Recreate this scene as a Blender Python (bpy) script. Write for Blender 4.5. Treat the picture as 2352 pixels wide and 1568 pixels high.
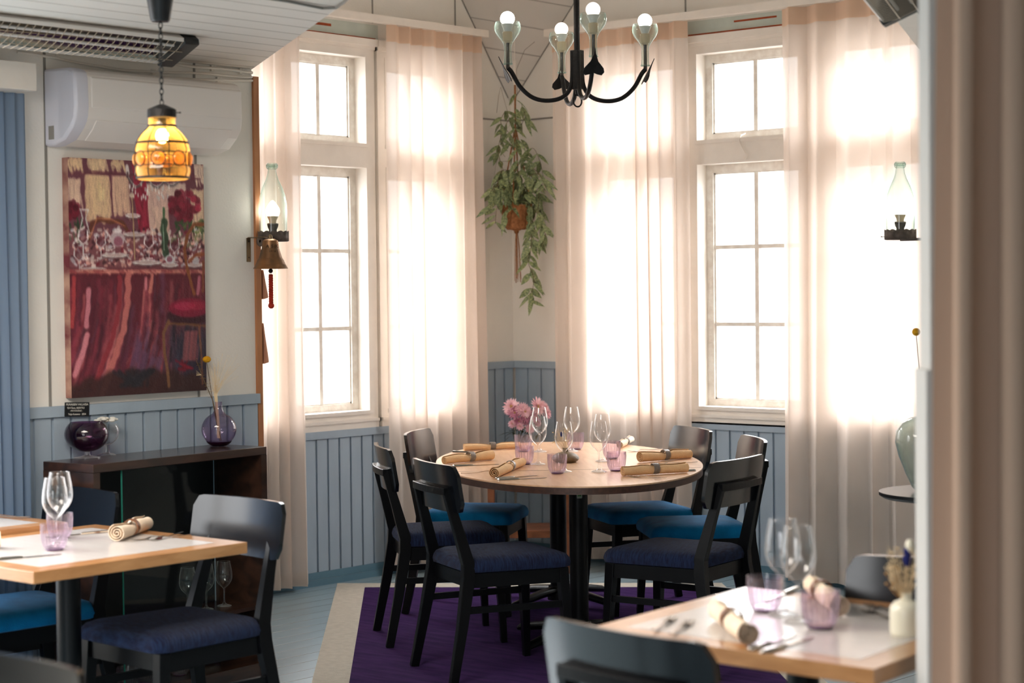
import bpy, math, random
import numpy as np
from mathutils import Vector, Matrix
random.seed(7)
PI = math.pi
R = math.radians
for o in list(bpy.data.objects):
    bpy.data.objects.remove(o, do_unlink=True)
SC = bpy.context.scene
COL = SC.collection

# ---------------------------------------------------------------- camera
# room axes: the far corner of the bay is the origin, the left window wall is x = 0,
# the right window wall is y = 0, the room lies at x > 0, y < 0
CAM = Vector((7.422, -8.552, 1.55))
YAW, PITCH, ROLL, FPX = R(41.0), R(1.5525), R(-0.6138), 4416.5
cd = bpy.data.cameras.new('camera')
cam = bpy.data.objects.new('camera', cd)
COL.objects.link(cam)
cam.location = CAM
cam.matrix_world = Matrix.Translation(CAM) @ (Matrix.Rotation(YAW, 4, 'Z') @ Matrix.Rotation(PI / 2 - PITCH, 4, 'X') @ Matrix.Rotation(ROLL, 4, 'Z'))
cd.sensor_width = 36
cd.lens = FPX / 2352 * 36
cd.clip_end = 200
cd.dof.use_dof = True
cd.dof.focus_distance = 8.4
cd.dof.aperture_fstop = 3.0
SC.camera = cam

# ---------------------------------------------------------------- world, sun-less overcast daylight
w = bpy.data.worlds.new('overcast_sky')
SC.world = w
w.use_nodes = True
nt = w.node_tree
nt.nodes.clear()
out = nt.nodes.new('ShaderNodeOutputWorld')
bg = nt.nodes.new('ShaderNodeBackground')
tc = nt.nodes.new('ShaderNodeTexCoord')
sep = nt.nodes.new('ShaderNodeSeparateXYZ')
ramp = nt.nodes.new('ShaderNodeMapRange')          # brighter towards the zenith
ramp.inputs['From Min'].default_value = 0.10
ramp.inputs['From Max'].default_value = 0.45
ramp.inputs['To Min'].default_value = 3.0
ramp.inputs['To Max'].default_value = 15
nt.links.new(tc.outputs['Generated'], sep.inputs[0])
nt.links.new(sep.outputs['Z'], ramp.inputs['Value'])
nt.links.new(ramp.outputs[0], bg.inputs['Strength'])
bg.inputs['Color'].default_value = (0.975, 0.985, 1.0, 1)
nt.links.new(bg.outputs[0], out.inputs[0])

def portal(name, loc, rot, sx, sy):
    l = bpy.data.lights.new(name, 'AREA')
    l.shape = 'RECTANGLE'
    l.size, l.size_y = sx, sy
    l.cycles.is_portal = True
    o = bpy.data.objects.new(name, l)
    COL.objects.link(o)
    o.location = loc
    o.rotation_euler = rot
# portals sit in the window openings and only guide the sky sampling
portal('sky_portal', (-0.16, -1.48, 1.86), (0, -PI / 2, 0), 1.96, 1.98)
portal('sky_portal', (1.68, 0.16, 1.86), (-PI / 2, 0, 0), 2.2, 1.96)

def area(name, loc, rot, sx, sy, power, col=(1, 1, 1)):
    l = bpy.data.lights.new(name, 'AREA')
    l.shape = 'RECTANGLE'
    l.size, l.size_y = sx, sy
    l.energy = power
    l.color = col
    o = bpy.data.objects.new(name, l)
    COL.objects.link(o)
    o.location = loc
    o.rotation_euler = rot
    return o
# warm fill lights added out of view, just under the dining room ceiling
area('fill_light', (3.3, -6.3, 2.44), (0, 0, 0), 1.4, 1.4, 82, (1.0, 0.90, 0.80))
area('fill_light', (5.0, -9.4, 2.44), (0, 0, 0), 1.6, 1.6, 26, (1.0, 0.92, 0.84))

SC.view_settings.view_transform = 'Standard'
SC.view_settings.look = 'None'
SC.view_settings.gamma = 1
SC.view_settings.use_curve_mapping = False
SC.view_settings.exposure = 0.6
SC.cycles.use_denoising = True
SC.cycles.use_adaptive_sampling = True
SC.cycles.adaptive_threshold = 0.03
SC.cycles.max_bounces = 9
SC.cycles.diffuse_bounces = 5
SC.cycles.glossy_bounces = 3
SC.cycles.transmission_bounces = 5
SC.cycles.transparent_max_bounces = 16
SC.cycles.caustics_reflective = False
SC.cycles.caustics_refractive = False
SC.cycles.sample_clamp_indirect = 4.0
SC.cycles.blur_glossy = 1.0

# ---------------------------------------------------------------- where a pixel of the photograph lies in the room
_cp, _sp, _cr, _sr = math.cos(PITCH), math.sin(PITCH), math.cos(ROLL), math.sin(ROLL)
_c, _s = math.cos(YAW), math.sin(YAW)
def ray(x, y):
    a, b, c = (x - 1176) / FPX, (y - 784) / FPX, 1.0
    a, b = _cr * a + _sr * b, -_sr * a + _cr * b
    dn, fw = _cp * b + _sp * c, -_sp * b + _cp * c
    return Vector((_c * a - _s * fw, _s * a + _c * fw, -dn))
def at_z(x, y, h):
    r = ray(x, y); return CAM + r * ((h - CAM.z) / r.z)
def at_x(x, y, X):
    r = ray(x, y); return CAM + r * ((X - CAM.x) / r.x)
def at_y(x, y, Y):
    r = ray(x, y); return CAM + r * ((Y - CAM.y) / r.y)
FWD = Vector((-_s, _c, 0))
RIGHT = Vector((_c, _s, 0))
def at_d(x, y, D):
    r = ray(x, y); return CAM + r * (D / (r.x * FWD.x + r.y * FWD.y))

# ---------------------------------------------------------------- materials
MATS = {}
def lin(r, g, b):
    return tuple(((v / 255) / 12.92 if v / 255 <= 0.04045 else ((v / 255 + 0.055) / 1.055) ** 2.4) for v in (r, g, b)) + (1,)
def newmat(name):
    m = bpy.data.materials.new(name)
    m.use_nodes = True
    m.node_tree.nodes.clear()
    return m, m.node_tree
def N(t, kind, **kw):
    n = t.nodes.new(kind)
    for k, v in kw.items():
        if hasattr(n, k): setattr(n, k, v)
        else: n.inputs[k.replace('_', ' ')].default_value = v
    return n
def pbr(name, col, rough=0.5, spec=0.5, metal=0, noise=0, nscale=8, bump=0, bscale=60, coat=0, sheen=0, stretch=(1, 1, 1), col2=None, emis=None, estr=0):
    m, t = newmat(name)
    o = N(t, 'ShaderNodeOutputMaterial')
    b = N(t, 'ShaderNodeBsdfPrincipled')
    b.inputs['Base Color'].default_value = col
    b.inputs['Roughness'].default_value = rough
    b.inputs['Specular IOR Level'].default_value = spec
    b.inputs['Metallic'].default_value = metal
    b.inputs['Coat Weight'].default_value = coat
    b.inputs['Coat Roughness'].default_value = 0.15
    b.inputs['Sheen Weight'].default_value = sheen
    b.inputs['Sheen Roughness'].default_value = 0.4
    if emis:
        b.inputs['Emission Color'].default_value = emis
        b.inputs['Emission Strength'].default_value = estr
    t.links.new(b.outputs[0], o.inputs[0])
    if noise or bump:
        tcn = N(t, 'ShaderNodeTexCoord')
        mp = N(t, 'ShaderNodeMapping')
        mp.inputs['Scale'].default_value = stretch
        t.links.new(tcn.outputs['Object'], mp.inputs[0])
    if noise:
        nz = N(t, 'ShaderNodeTexNoise')
        nz.inputs['Scale'].default_value = nscale
        nz.inputs['Detail'].default_value = 5
        t.links.new(mp.outputs[0], nz.inputs['Vector'])
        mx = N(t, 'ShaderNodeMix', data_type='RGBA')
        c2 = col2 or tuple(min(1, c * (1 - noise)) for c in col[:3]) + (1,)
        mr = N(t, 'ShaderNodeMapRange')
        mr.inputs['From Min'].default_value = 0.35
        mr.inputs['From Max'].default_value = 0.65
        t.links.new(nz.outputs[0], mr.inputs['Value'])
        t.links.new(mr.outputs[0], mx.inputs['Factor'])
        mx.inputs[6].default_value = col
        mx.inputs[7].default_value = c2
        t.links.new(mx.outputs[2], b.inputs['Base Color'])
    if bump:
        n2 = N(t, 'ShaderNodeTexNoise')
        n2.inputs['Scale'].default_value = bscale
        n2.inputs['Detail'].default_value = 3
        t.links.new(mp.outputs[0], n2.inputs['Vector'])
        bp = N(t, 'ShaderNodeBump')
        bp.inputs['Strength'].default_value = bump
        bp.inputs['Distance'].default_value = 0.01
        t.links.new(n2.outputs[0], bp.inputs['Height'])
        t.links.new(bp.outputs[0], b.inputs['Normal'])
    return m
def planks(name, col, seam, axis, pitch, rough=0.5, width=0.05, noise=0.1, bump=0.4, spec=0.4, phase=0.0, nstretch=(1, 1, 1)):
    """boards that run across `axis`: a dark narrow joint every `pitch` metres"""
    m = pbr(name, col, rough, spec)
    t = m.node_tree
    b = next(n for n in t.nodes if n.type == 'BSDF_PRINCIPLED')
    g = N(t, 'ShaderNodeNewGeometry')
    dot = N(t, 'ShaderNodeVectorMath', operation='DOT_PRODUCT')
    dot.inputs[1].default_value = axis
    t.links.new(g.outputs['Position'], dot.inputs[0])
    dv = N(t, 'ShaderNodeMath', operation='MULTIPLY_ADD')
    dv.inputs[1].default_value = 1 / pitch
    dv.inputs[2].default_value = phase
    t.links.new(dot.outputs['Value'], dv.inputs[0])
    fr = N(t, 'ShaderNodeMath', operation='FRACT')
    t.links.new(dv.outputs[0], fr.inputs[0])
    pp = N(t, 'ShaderNodeMath', operation='PINGPONG')
    pp.inputs[1].default_value = 0.5
    t.links.new(fr.outputs[0], pp.inputs[0])
    sm = N(t, 'ShaderNodeMapRange', interpolation_type='SMOOTHSTEP')
    sm.inputs['From Min'].default_value = 0
    sm.inputs['From Max'].default_value = width
    t.links.new(pp.outputs[0], sm.inputs['Value'])
    mp = N(t, 'ShaderNodeMapping')
    mp.inputs['Scale'].default_value = nstretch
    t.links.new(g.outputs['Position'], mp.inputs[0])
    nz = N(t, 'ShaderNodeTexNoise')
    nz.inputs['Scale'].default_value = 5
    nz.inputs['Detail'].default_value = 8
    t.links.new(mp.outputs[0], nz.inputs['Vector'])
    hs = N(t, 'ShaderNodeMix', data_type='RGBA')
    hs.inputs[6].default_value = tuple(c * (1 - noise) for c in col[:3]) + (1,)
    hs.inputs[7].default_value = tuple(min(1, c * (1 + noise)) for c in col[:3]) + (1,)
    t.links.new(nz.outputs[0], hs.inputs['Factor'])
    mx = N(t, 'ShaderNodeMix', data_type='RGBA')
    mx.inputs[6].default_value = seam
    t.links.new(sm.outputs[0], mx.inputs['Factor'])
    t.links.new(hs.outputs[2], mx.inputs[7])
    t.links.new(mx.outputs[2], b.inputs['Base Color'])
    bp = N(t, 'ShaderNodeBump')
    bp.inputs['Strength'].default_value = bump
    bp.inputs['Distance'].default_value = 0.004
    t.links.new(sm.outputs[0], bp.inputs['Height'])
    t.links.new(bp.outputs[0], b.inputs['Normal'])
    return m
def wood(name, c1, c2, rough=0.35, scale=(1, 14, 14), coat=0.0, nscale=3.5, spec=0.5):
    m = pbr(name, c1, rough, spec, coat=coat)
    t = m.node_tree
    b = next(n for n in t.nodes if n.type == 'BSDF_PRINCIPLED')
    tcn = N(t, 'ShaderNodeTexCoord')
    mp = N(t, 'ShaderNodeMapping')
    mp.inputs['Scale'].default_value = scale
    t.links.new(tcn.outputs['Object'], mp.inputs[0])
    nz = N(t, 'ShaderNodeTexNoise')
    nz.inputs['Scale'].default_value = nscale
    nz.inputs['Detail'].default_value = 7
    nz.inputs['Distortion'].default_value = 0.6
    t.links.new(mp.outputs[0], nz.inputs['Vector'])
    mr = N(t, 'ShaderNodeMapRange')
    mr.inputs['From Min'].default_value = 0.35
    mr.inputs['From Max'].default_value = 0.66
    t.links.new(nz.outputs[0], mr.inputs['Value'])
    mx = N(t, 'ShaderNodeMix', data_type='RGBA')
    mx.inputs[6].default_value = c1
    mx.inputs[7].default_value = c2
    t.links.new(mr.outputs[0], mx.inputs['Factor'])
    t.links.new(mx.outputs[2], b.inputs['Base Color'])
    return m
def glass(name, tint, rough=0.02, gain=1.0, edge=None, power=2.5, glow=None, glowamt=0.5):
    """thin glass wall: clear from the front, more mirror and more colour at grazing angles"""
    m, t = newmat(name)
    o = N(t, 'ShaderNodeOutputMaterial')
    tr = N(t, 'ShaderNodeBsdfTransparent')
    gl = N(t, 'ShaderNodeBsdfGlossy')
    gl.inputs['Roughness'].default_value = rough
    fr = N(t, 'ShaderNodeLayerWeight')
    fr.inputs['Blend'].default_value = 0.5
    pw = N(t, 'ShaderNodeMath', operation='POWER')
    pw.inputs[1].default_value = power
    t.links.new(fr.outputs['Facing'], pw.inputs[0])
    if edge:
        mc = N(t, 'ShaderNodeMix', data_type='RGBA')
        mc.inputs[6].default_value = tint
        mc.inputs[7].default_value = edge
        t.links.new(pw.outputs[0], mc.inputs['Factor'])
        t.links.new(mc.outputs[2], tr.inputs[0])
    else:
        tr.inputs[0].default_value = tint
    f4 = N(t, 'ShaderNodeMath', operation='POWER')
    f4.inputs[1].default_value = 4.0
    t.links.new(fr.outputs['Facing'], f4.inputs[0])
    fz = N(t, 'ShaderNodeMath', operation='MULTIPLY_ADD')
    fz.inputs[1].default_value = 0.95
    fz.inputs[2].default_value = 0.045
    t.links.new(f4.outputs[0], fz.inputs[0])
    ad = N(t, 'ShaderNodeMath', operation='MULTIPLY')
    ad.inputs[1].default_value = gain
    ad.use_clamp = True
    t.links.new(fz.outputs[0], ad.inputs[0])
    mn = N(t, 'ShaderNodeMath', operation='MINIMUM')
    mn.inputs[1].default_value = 0.55
    t.links.new(ad.outputs[0], mn.inputs[0])
    mx = N(t, 'ShaderNodeMixShader')
    t.links.new(mn.outputs[0], mx.inputs[0])
    t.links.new(tr.outputs[0], mx.inputs[1])
    t.links.new(gl.outputs[0], mx.inputs[2])
    if glow:                                    # the thick rims gather and scatter light
        tl = N(t, 'ShaderNodeBsdfTranslucent'); df = N(t, 'ShaderNodeBsdfDiffuse')
        tl.inputs[0].default_value = df.inputs[0].default_value = glow
        m3 = N(t, 'ShaderNodeMixShader')
        t.links.new(tl.outputs[0], m3.inputs[1]); t.links.new(df.outputs[0], m3.inputs[2])
        p2 = N(t, 'ShaderNodeMath', operation='POWER'); p2.inputs[1].default_value = power
        t.links.new(fr.outputs['Facing'], p2.inputs[0])
        ms = N(t, 'ShaderNodeMath', operation='MULTIPLY'); ms.inputs[1].default_value = glowamt
        t.links.new(p2.outputs[0], ms.inputs[0])
        m4 = N(t, 'ShaderNodeMixShader')
        t.links.new(ms.outputs[0], m4.inputs[0])
        t.links.new(mx.outputs[0], m4.inputs[1]); t.links.new(m3.outputs[0], m4.inputs[2])
        mx = m4
    t.links.new(mx.outputs[0], o.inputs[0])
    return m
def cloth(name, col, trans, clear=0.0, weave=0.15, tcol=None):
    """woven curtain: reflects, glows with the light behind it, and lets a little straight through"""
    m, t = newmat(name)
    o = N(t, 'ShaderNodeOutputMaterial')
    d = N(t, 'ShaderNodeBsdfDiffuse')
    tl = N(t, 'ShaderNodeBsdfTranslucent')
    tp = N(t, 'ShaderNodeBsdfTransparent')
    d.inputs[0].default_value = col
    tl.inputs[0].default_value = tcol or col
    tcn = N(t, 'ShaderNodeTexCoord')
    nz = N(t, 'ShaderNodeTexNoise')
    nz.inputs['Scale'].default_value = 400
    t.links.new(tcn.outputs['Object'], nz.inputs['Vector'])
    bp = N(t, 'ShaderNodeBump')
    bp.inputs['Strength'].default_value = weave
    bp.inputs['Distance'].default_value = 0.001
    t.links.new(nz.outputs[0], bp.inputs['Height'])
    t.links.new(bp.outputs[0], d.inputs['Normal'])
    m1 = N(t, 'ShaderNodeMixShader')
    m1.inputs[0].default_value = trans
    t.links.new(d.outputs[0], m1.inputs[1])
    t.links.new(tl.outputs[0], m1.inputs[2])
    m2 = N(t, 'ShaderNodeMixShader')
    m2.inputs[0].default_value = clear
    t.links.new(m1.outputs[0], m2.inputs[1])
    t.links.new(tp.outputs[0], m2.inputs[2])
    t.links.new(m2.outputs[0], o.inputs[0])
    return m

M = dict(
    wall=pbr('wall_paint', lin(236, 232, 224), 0.75, 0.2, noise=0.05, nscale=3, bump=0.08, bscale=90),
    darkwall=pbr('dark_wall_paint', lin(70, 74, 80), 0.7, 0.2, noise=0.05),
    plaster=pbr('grey_white_plaster', lin(200, 200, 198), 0.7, 0.2, noise=0.04),
    wallgrey=pbr('old_wall_paint', lin(205, 212, 202), 0.8, 0.2, noise=0.1, nscale=9),
    frame=pbr('window_paint', lin(238, 230, 220), 0.45, 0.4, noise=0.05, nscale=12, bump=0.1, bscale=30),
    sash=pbr('weathered_sash_paint', lin(240, 236, 228), 0.5, 0.4, noise=0.3, nscale=22, col2=lin(222, 214, 204), bump=0.3, bscale=50),
    red=pbr('rust_red_paint', lin(176, 84, 48), 0.8, 0.2, noise=0.3, nscale=20),
    blue=pbr('blue_grey_paint', lin(160, 176, 190), 0.5, 0.4, noise=0.06, nscale=5, stretch=(3, 3, 0.6), bump=0.05),
    bluedark=pbr('baseboard_paint', lin(92, 128, 146), 0.35, 0.5, noise=0.15, nscale=6),
    floor=planks('painted_floor_boards', lin(136, 158, 170), lin(50, 62, 70), (1, 0, 0), 0.125, 0.27, 0.035, 0.13, 0.5, 0.5, nstretch=(2.5, 0.35, 1)),
    ceil=planks('ceiling_boards', lin(214, 206, 196), lin(140, 126, 112), (1, 0, 0), 0.145, 0.6, 0.045, 0.04, 0.8, 0.3),
    hip=planks('hip_boards', lin(208, 203, 196), lin(158, 152, 146), (0.7071, -0.7071, 0), 0.083, 0.6, 0.035, 0.03, 0.6, 0.3),
    purple=pbr('purple_wool', lin(56, 34, 84), 0.95, 0.05, noise=0.5, nscale=5, stretch=(1, 5, 1), col2=lin(74, 44, 102), bump=0.7, bscale=260, sheen=0.03),
    cream=pbr('cream_wool', lin(206, 200, 188), 0.95, 0.1, noise=0.12, nscale=30, bump=0.6, bscale=240),
    oak=wood('oak_top', lin(230, 190, 154), lin(216, 172, 134), 0.3, (1.5, 12, 12), coat=0.25),
    rim=wood('dark_rim', lin(74, 46, 36), lin(54, 34, 26), 0.45),
    beech=wood('beech_edge', lin(184, 136, 90), lin(162, 114, 70), 0.28, (2, 2, 12), coat=0.3),
    laminate=pbr('white_laminate', lin(196, 190, 186), 0.22, 0.5, noise=0.04, nscale=6, stretch=(1, 8, 1)),
    black=pbr('black_lacquer', lin(10, 11, 14), 0.32, 0.16),
    satin=pbr('satin_black_plywood', lin(9, 12, 17), 0.18, 0.5, coat=0.25),
    metalblack=pbr('black_powder_coat', lin(9, 11, 14), 0.38, 0.22),
    iron=pbr('wrought_iron', lin(34, 31, 30), 0.5, 0.5, metal=0.5, noise=0.4, nscale=30, bump=0.3, bscale=80),
    brown_iron=pbr('rusty_iron', lin(104, 92, 84), 0.6, 0.4, metal=0.1, noise=0.5, nscale=30, bump=0.4, bscale=60),
    velvet=pbr('blue_velvet', lin(4, 104, 156), 0.85, 0.1, noise=0.3, nscale=14, sheen=0.08, bump=0.25, bscale=220),
    navy=pbr('navy_wool', lin(36, 50, 80), 0.95, 0.08, noise=0.35, nscale=30, stretch=(1, 6, 1), col2=lin(28, 30, 54), sheen=0.06, bump=0.6, bscale=240),
    steel=pbr('cutlery_steel', lin(196, 190, 182), 0.18, 0.5, metal=1),
    chrome=pbr('polished_reflector', lin(214, 206, 190), 0.12, 0.5, metal=1),
    wire=pbr('steel_wire', lin(176, 160, 140), 0.35, 0.5, metal=0.8),
    plastic=pbr('white_plastic', lin(232, 226, 220), 0.35, 0.4),
    plasticblue=pbr('cool_white_plastic', lin(214, 214, 224), 0.35, 0.4),
    cable=pbr('white_cable', lin(222, 216, 206), 0.5, 0.3),
    greycable=pbr('grey_cable', lin(140, 136, 130), 0.5, 0.3),
    darkplastic=pbr('black_plastic', lin(22, 22, 24), 0.4, 0.5),
    strip=wood('pine_strip', lin(184, 126, 84), lin(160, 104, 66), 0.5, (10, 10, 1)),
    leather=pbr('brown_board', lin(188, 136, 110), 0.6, 0.3),
    cabinet=wood('dark_stained_wood', lin(62, 40, 30), lin(34, 24, 20), 0.3, (4, 1, 6), coat=0.4),
    cabin=pbr('black_interior', lin(14, 15, 18), 0.5, 0.4),
    cane=wood('oak_stand', lin(150, 92, 58), lin(112, 66, 42), 0.45, (3, 3, 3)),
    bronze=pbr('bell_bronze', lin(158, 112, 74), 0.38, 0.5, metal=0.85, noise=0.4, nscale=9, col2=lin(104, 84, 66)),
    bronzedark=pbr('dark_bronze', lin(70, 46, 32), 0.5, 0.5, metal=0.6),
    brass=pbr('aged_brass', lin(128, 112, 88), 0.4, 0.5, metal=0.85),
    rope=pbr('red_cord', lin(176, 54, 34), 0.8, 0.2, bump=0.6, bscale=90, noise=0.3, nscale=40),
    jute=pbr('jute', lin(176, 120, 80), 0.9, 0.1, noise=0.4, nscale=60, bump=0.7, bscale=120),
    leaf=pbr('plant_leaf', lin(76, 92, 54), 0.38, 0.5, noise=0.6, nscale=90, col2=lin(150, 160, 112)),
    leaf2=pbr('flower_leaf', lin(52, 66, 44), 0.5, 0.4, noise=0.3, nscale=20),
    stem=pbr('brown_stem', lin(104, 84, 62), 0.7, 0.2),
    pink=pbr('pink_petal', lin(244, 208, 212), 0.7, 0.2, noise=0.3, nscale=30, col2=lin(228, 176, 188)),
    pinkdeep=pbr('deep_pink_petal', lin(222, 162, 180), 0.7, 0.2, noise=0.3, nscale=30, col2=lin(190, 118, 146)),
    yellow=pbr('yellow_bloom', lin(220, 160, 30), 0.8, 0.2, bump=0.8, bscale=160),
    centre=pbr('flower_centre', lin(226, 206, 110), 0.8, 0.2),
    straw=pbr('dry_grass', lin(226, 204, 166), 0.85, 0.2),
    dryleaf=pbr('dry_leaf', lin(168, 130, 82), 0.7, 0.2),
    bluebloom=pbr('dark_blue_bloom', lin(34, 40, 104), 0.8, 0.2),
    napkin=pbr('tan_napkin', lin(232, 194, 150), 0.9, 0.1, noise=0.1, nscale=20, bump=0.3, bscale=160),
    napkinlight=pbr('cream_napkin', lin(242, 222, 198), 0.9, 0.1, noise=0.08, nscale=20, bump=0.3, bscale=160),
    ringgrey=pbr('grey_ceramic', lin(136, 128, 122), 0.35, 0.5, noise=0.3, nscale=60),
    ringbrown=pbr('brown_ceramic', lin(130, 84, 54), 0.4, 0.5, noise=0.3, nscale=30),
    stone=pbr('ribbed_stoneware', lin(124, 104, 76), 0.5, 0.4, noise=0.3, nscale=40),
    stonewhite=pbr('cream_glaze', lin(232, 228, 208), 0.25, 0.5),
    chalk=pbr('chalk_lettering', lin(226, 224, 214), 0.9, 0.1),
    card=pbr('black_card', lin(20, 22, 26), 0.6, 0.3),
    sticker=pbr('sticker', lin(150, 160, 140), 0.5, 0.4),
    stickergreen=pbr('sticker_green', lin(60, 110, 50), 0.5, 0.4),
    bulb=pbr('lit_bulb', lin(255, 250, 240), 0.3, 0.3, emis=(1.0, 0.93, 0.82, 1), estr=24.0),
    bulbdim=pbr('dim_bulb', lin(250, 240, 236), 0.3, 0.3, emis=(1.0, 0.88, 0.84, 1), estr=0.75),
    filament=pbr('amber_bulb', lin(255, 230, 190), 0.3, 0.3, emis=(1.0, 0.74, 0.40, 1), estr=60.0),
    socket=pbr('bulb_base', lin(224, 196, 164), 0.4, 0.4),
    glass=glass('clear_glass', (0.985, 0.985, 0.985, 1), 0.03, 1.9, (0.86, 0.875, 0.88, 1), 3.5, (1, 1, 1, 1), .8),
    pane=glass('window_glass', (1, 1, 1, 1), 0.01, 0.5),
    bottle=glass('green_bottle_glass', (0.90, 0.955, 0.93, 1), 0.04, 1.2, (0.50, 0.70, 0.65, 1), 2.2, (.60, .82, .77, 1), .5),
    lilac=glass('lilac_glass', (0.95, 0.90, 0.94, 1), 0.05, 1.4, (0.60, 0.47, 0.58, 1), 0.8, (.94, .84, .93, 1), .22),
    lilacinner=glass('lilac_inner_glass', (0.97, 0.94, 0.965, 1), 0.04, 1.0, (0.92, 0.86, 0.92, 1), 3.0),
    lilacdark=pbr('lilac_glass_foot', lin(96, 48, 104), 0.1, 0.5),
    plum=glass('plum_glass', (0.34, 0.16, 0.30, 1), 0.03, 1.2, (0.16, 0.05, 0.14, 1), 1.5),
    violet=glass('violet_glass', (0.82, 0.74, 0.86, 1), 0.03, 1.2, (0.45, 0.32, 0.50, 1), 1.8),
    plumsolid=pbr('plum_glass_base', lin(44, 14, 40), 0.08, 0.5),
    amber=glass('amber_glass', (1.0, 0.74, 0.30, 1), 0.06, 1.0, (0.92, 0.56, 0.14, 1), 0.7, (1.0, .66, .22, 1), .75),
    doorglass=glass('cabinet_glass', (0.85, 0.90, 0.90, 1), 0.02, 0.35),
    glassedge=pbr('glass_edge', lin(40, 120, 104), 0.2, 0.5),
    demijohn=glass('sea_green_glass', (0.80, 0.88, 0.85, 1), 0.06, 1.4, (0.46, 0.60, 0.56, 1), 1.8, (.7, .8, .78, 1), .4),
    curtain=cloth('peach_curtain', lin(247, 236, 226), 0.40, 0.055, tcol=lin(222, 207, 196)),
    band=cloth('curtain_heading', lin(236, 212, 190), 0.34, 0.0, tcol=lin(236, 200, 168)),
    drape=cloth('beige_drape', lin(182, 156, 138), 0.12, 0.0, tcol=lin(190, 140, 106)),
    bluesheer=cloth('blue_curtain', lin(128, 148, 172), 0.35, 0.14, tcol=lin(100, 134, 172)),
)

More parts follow.
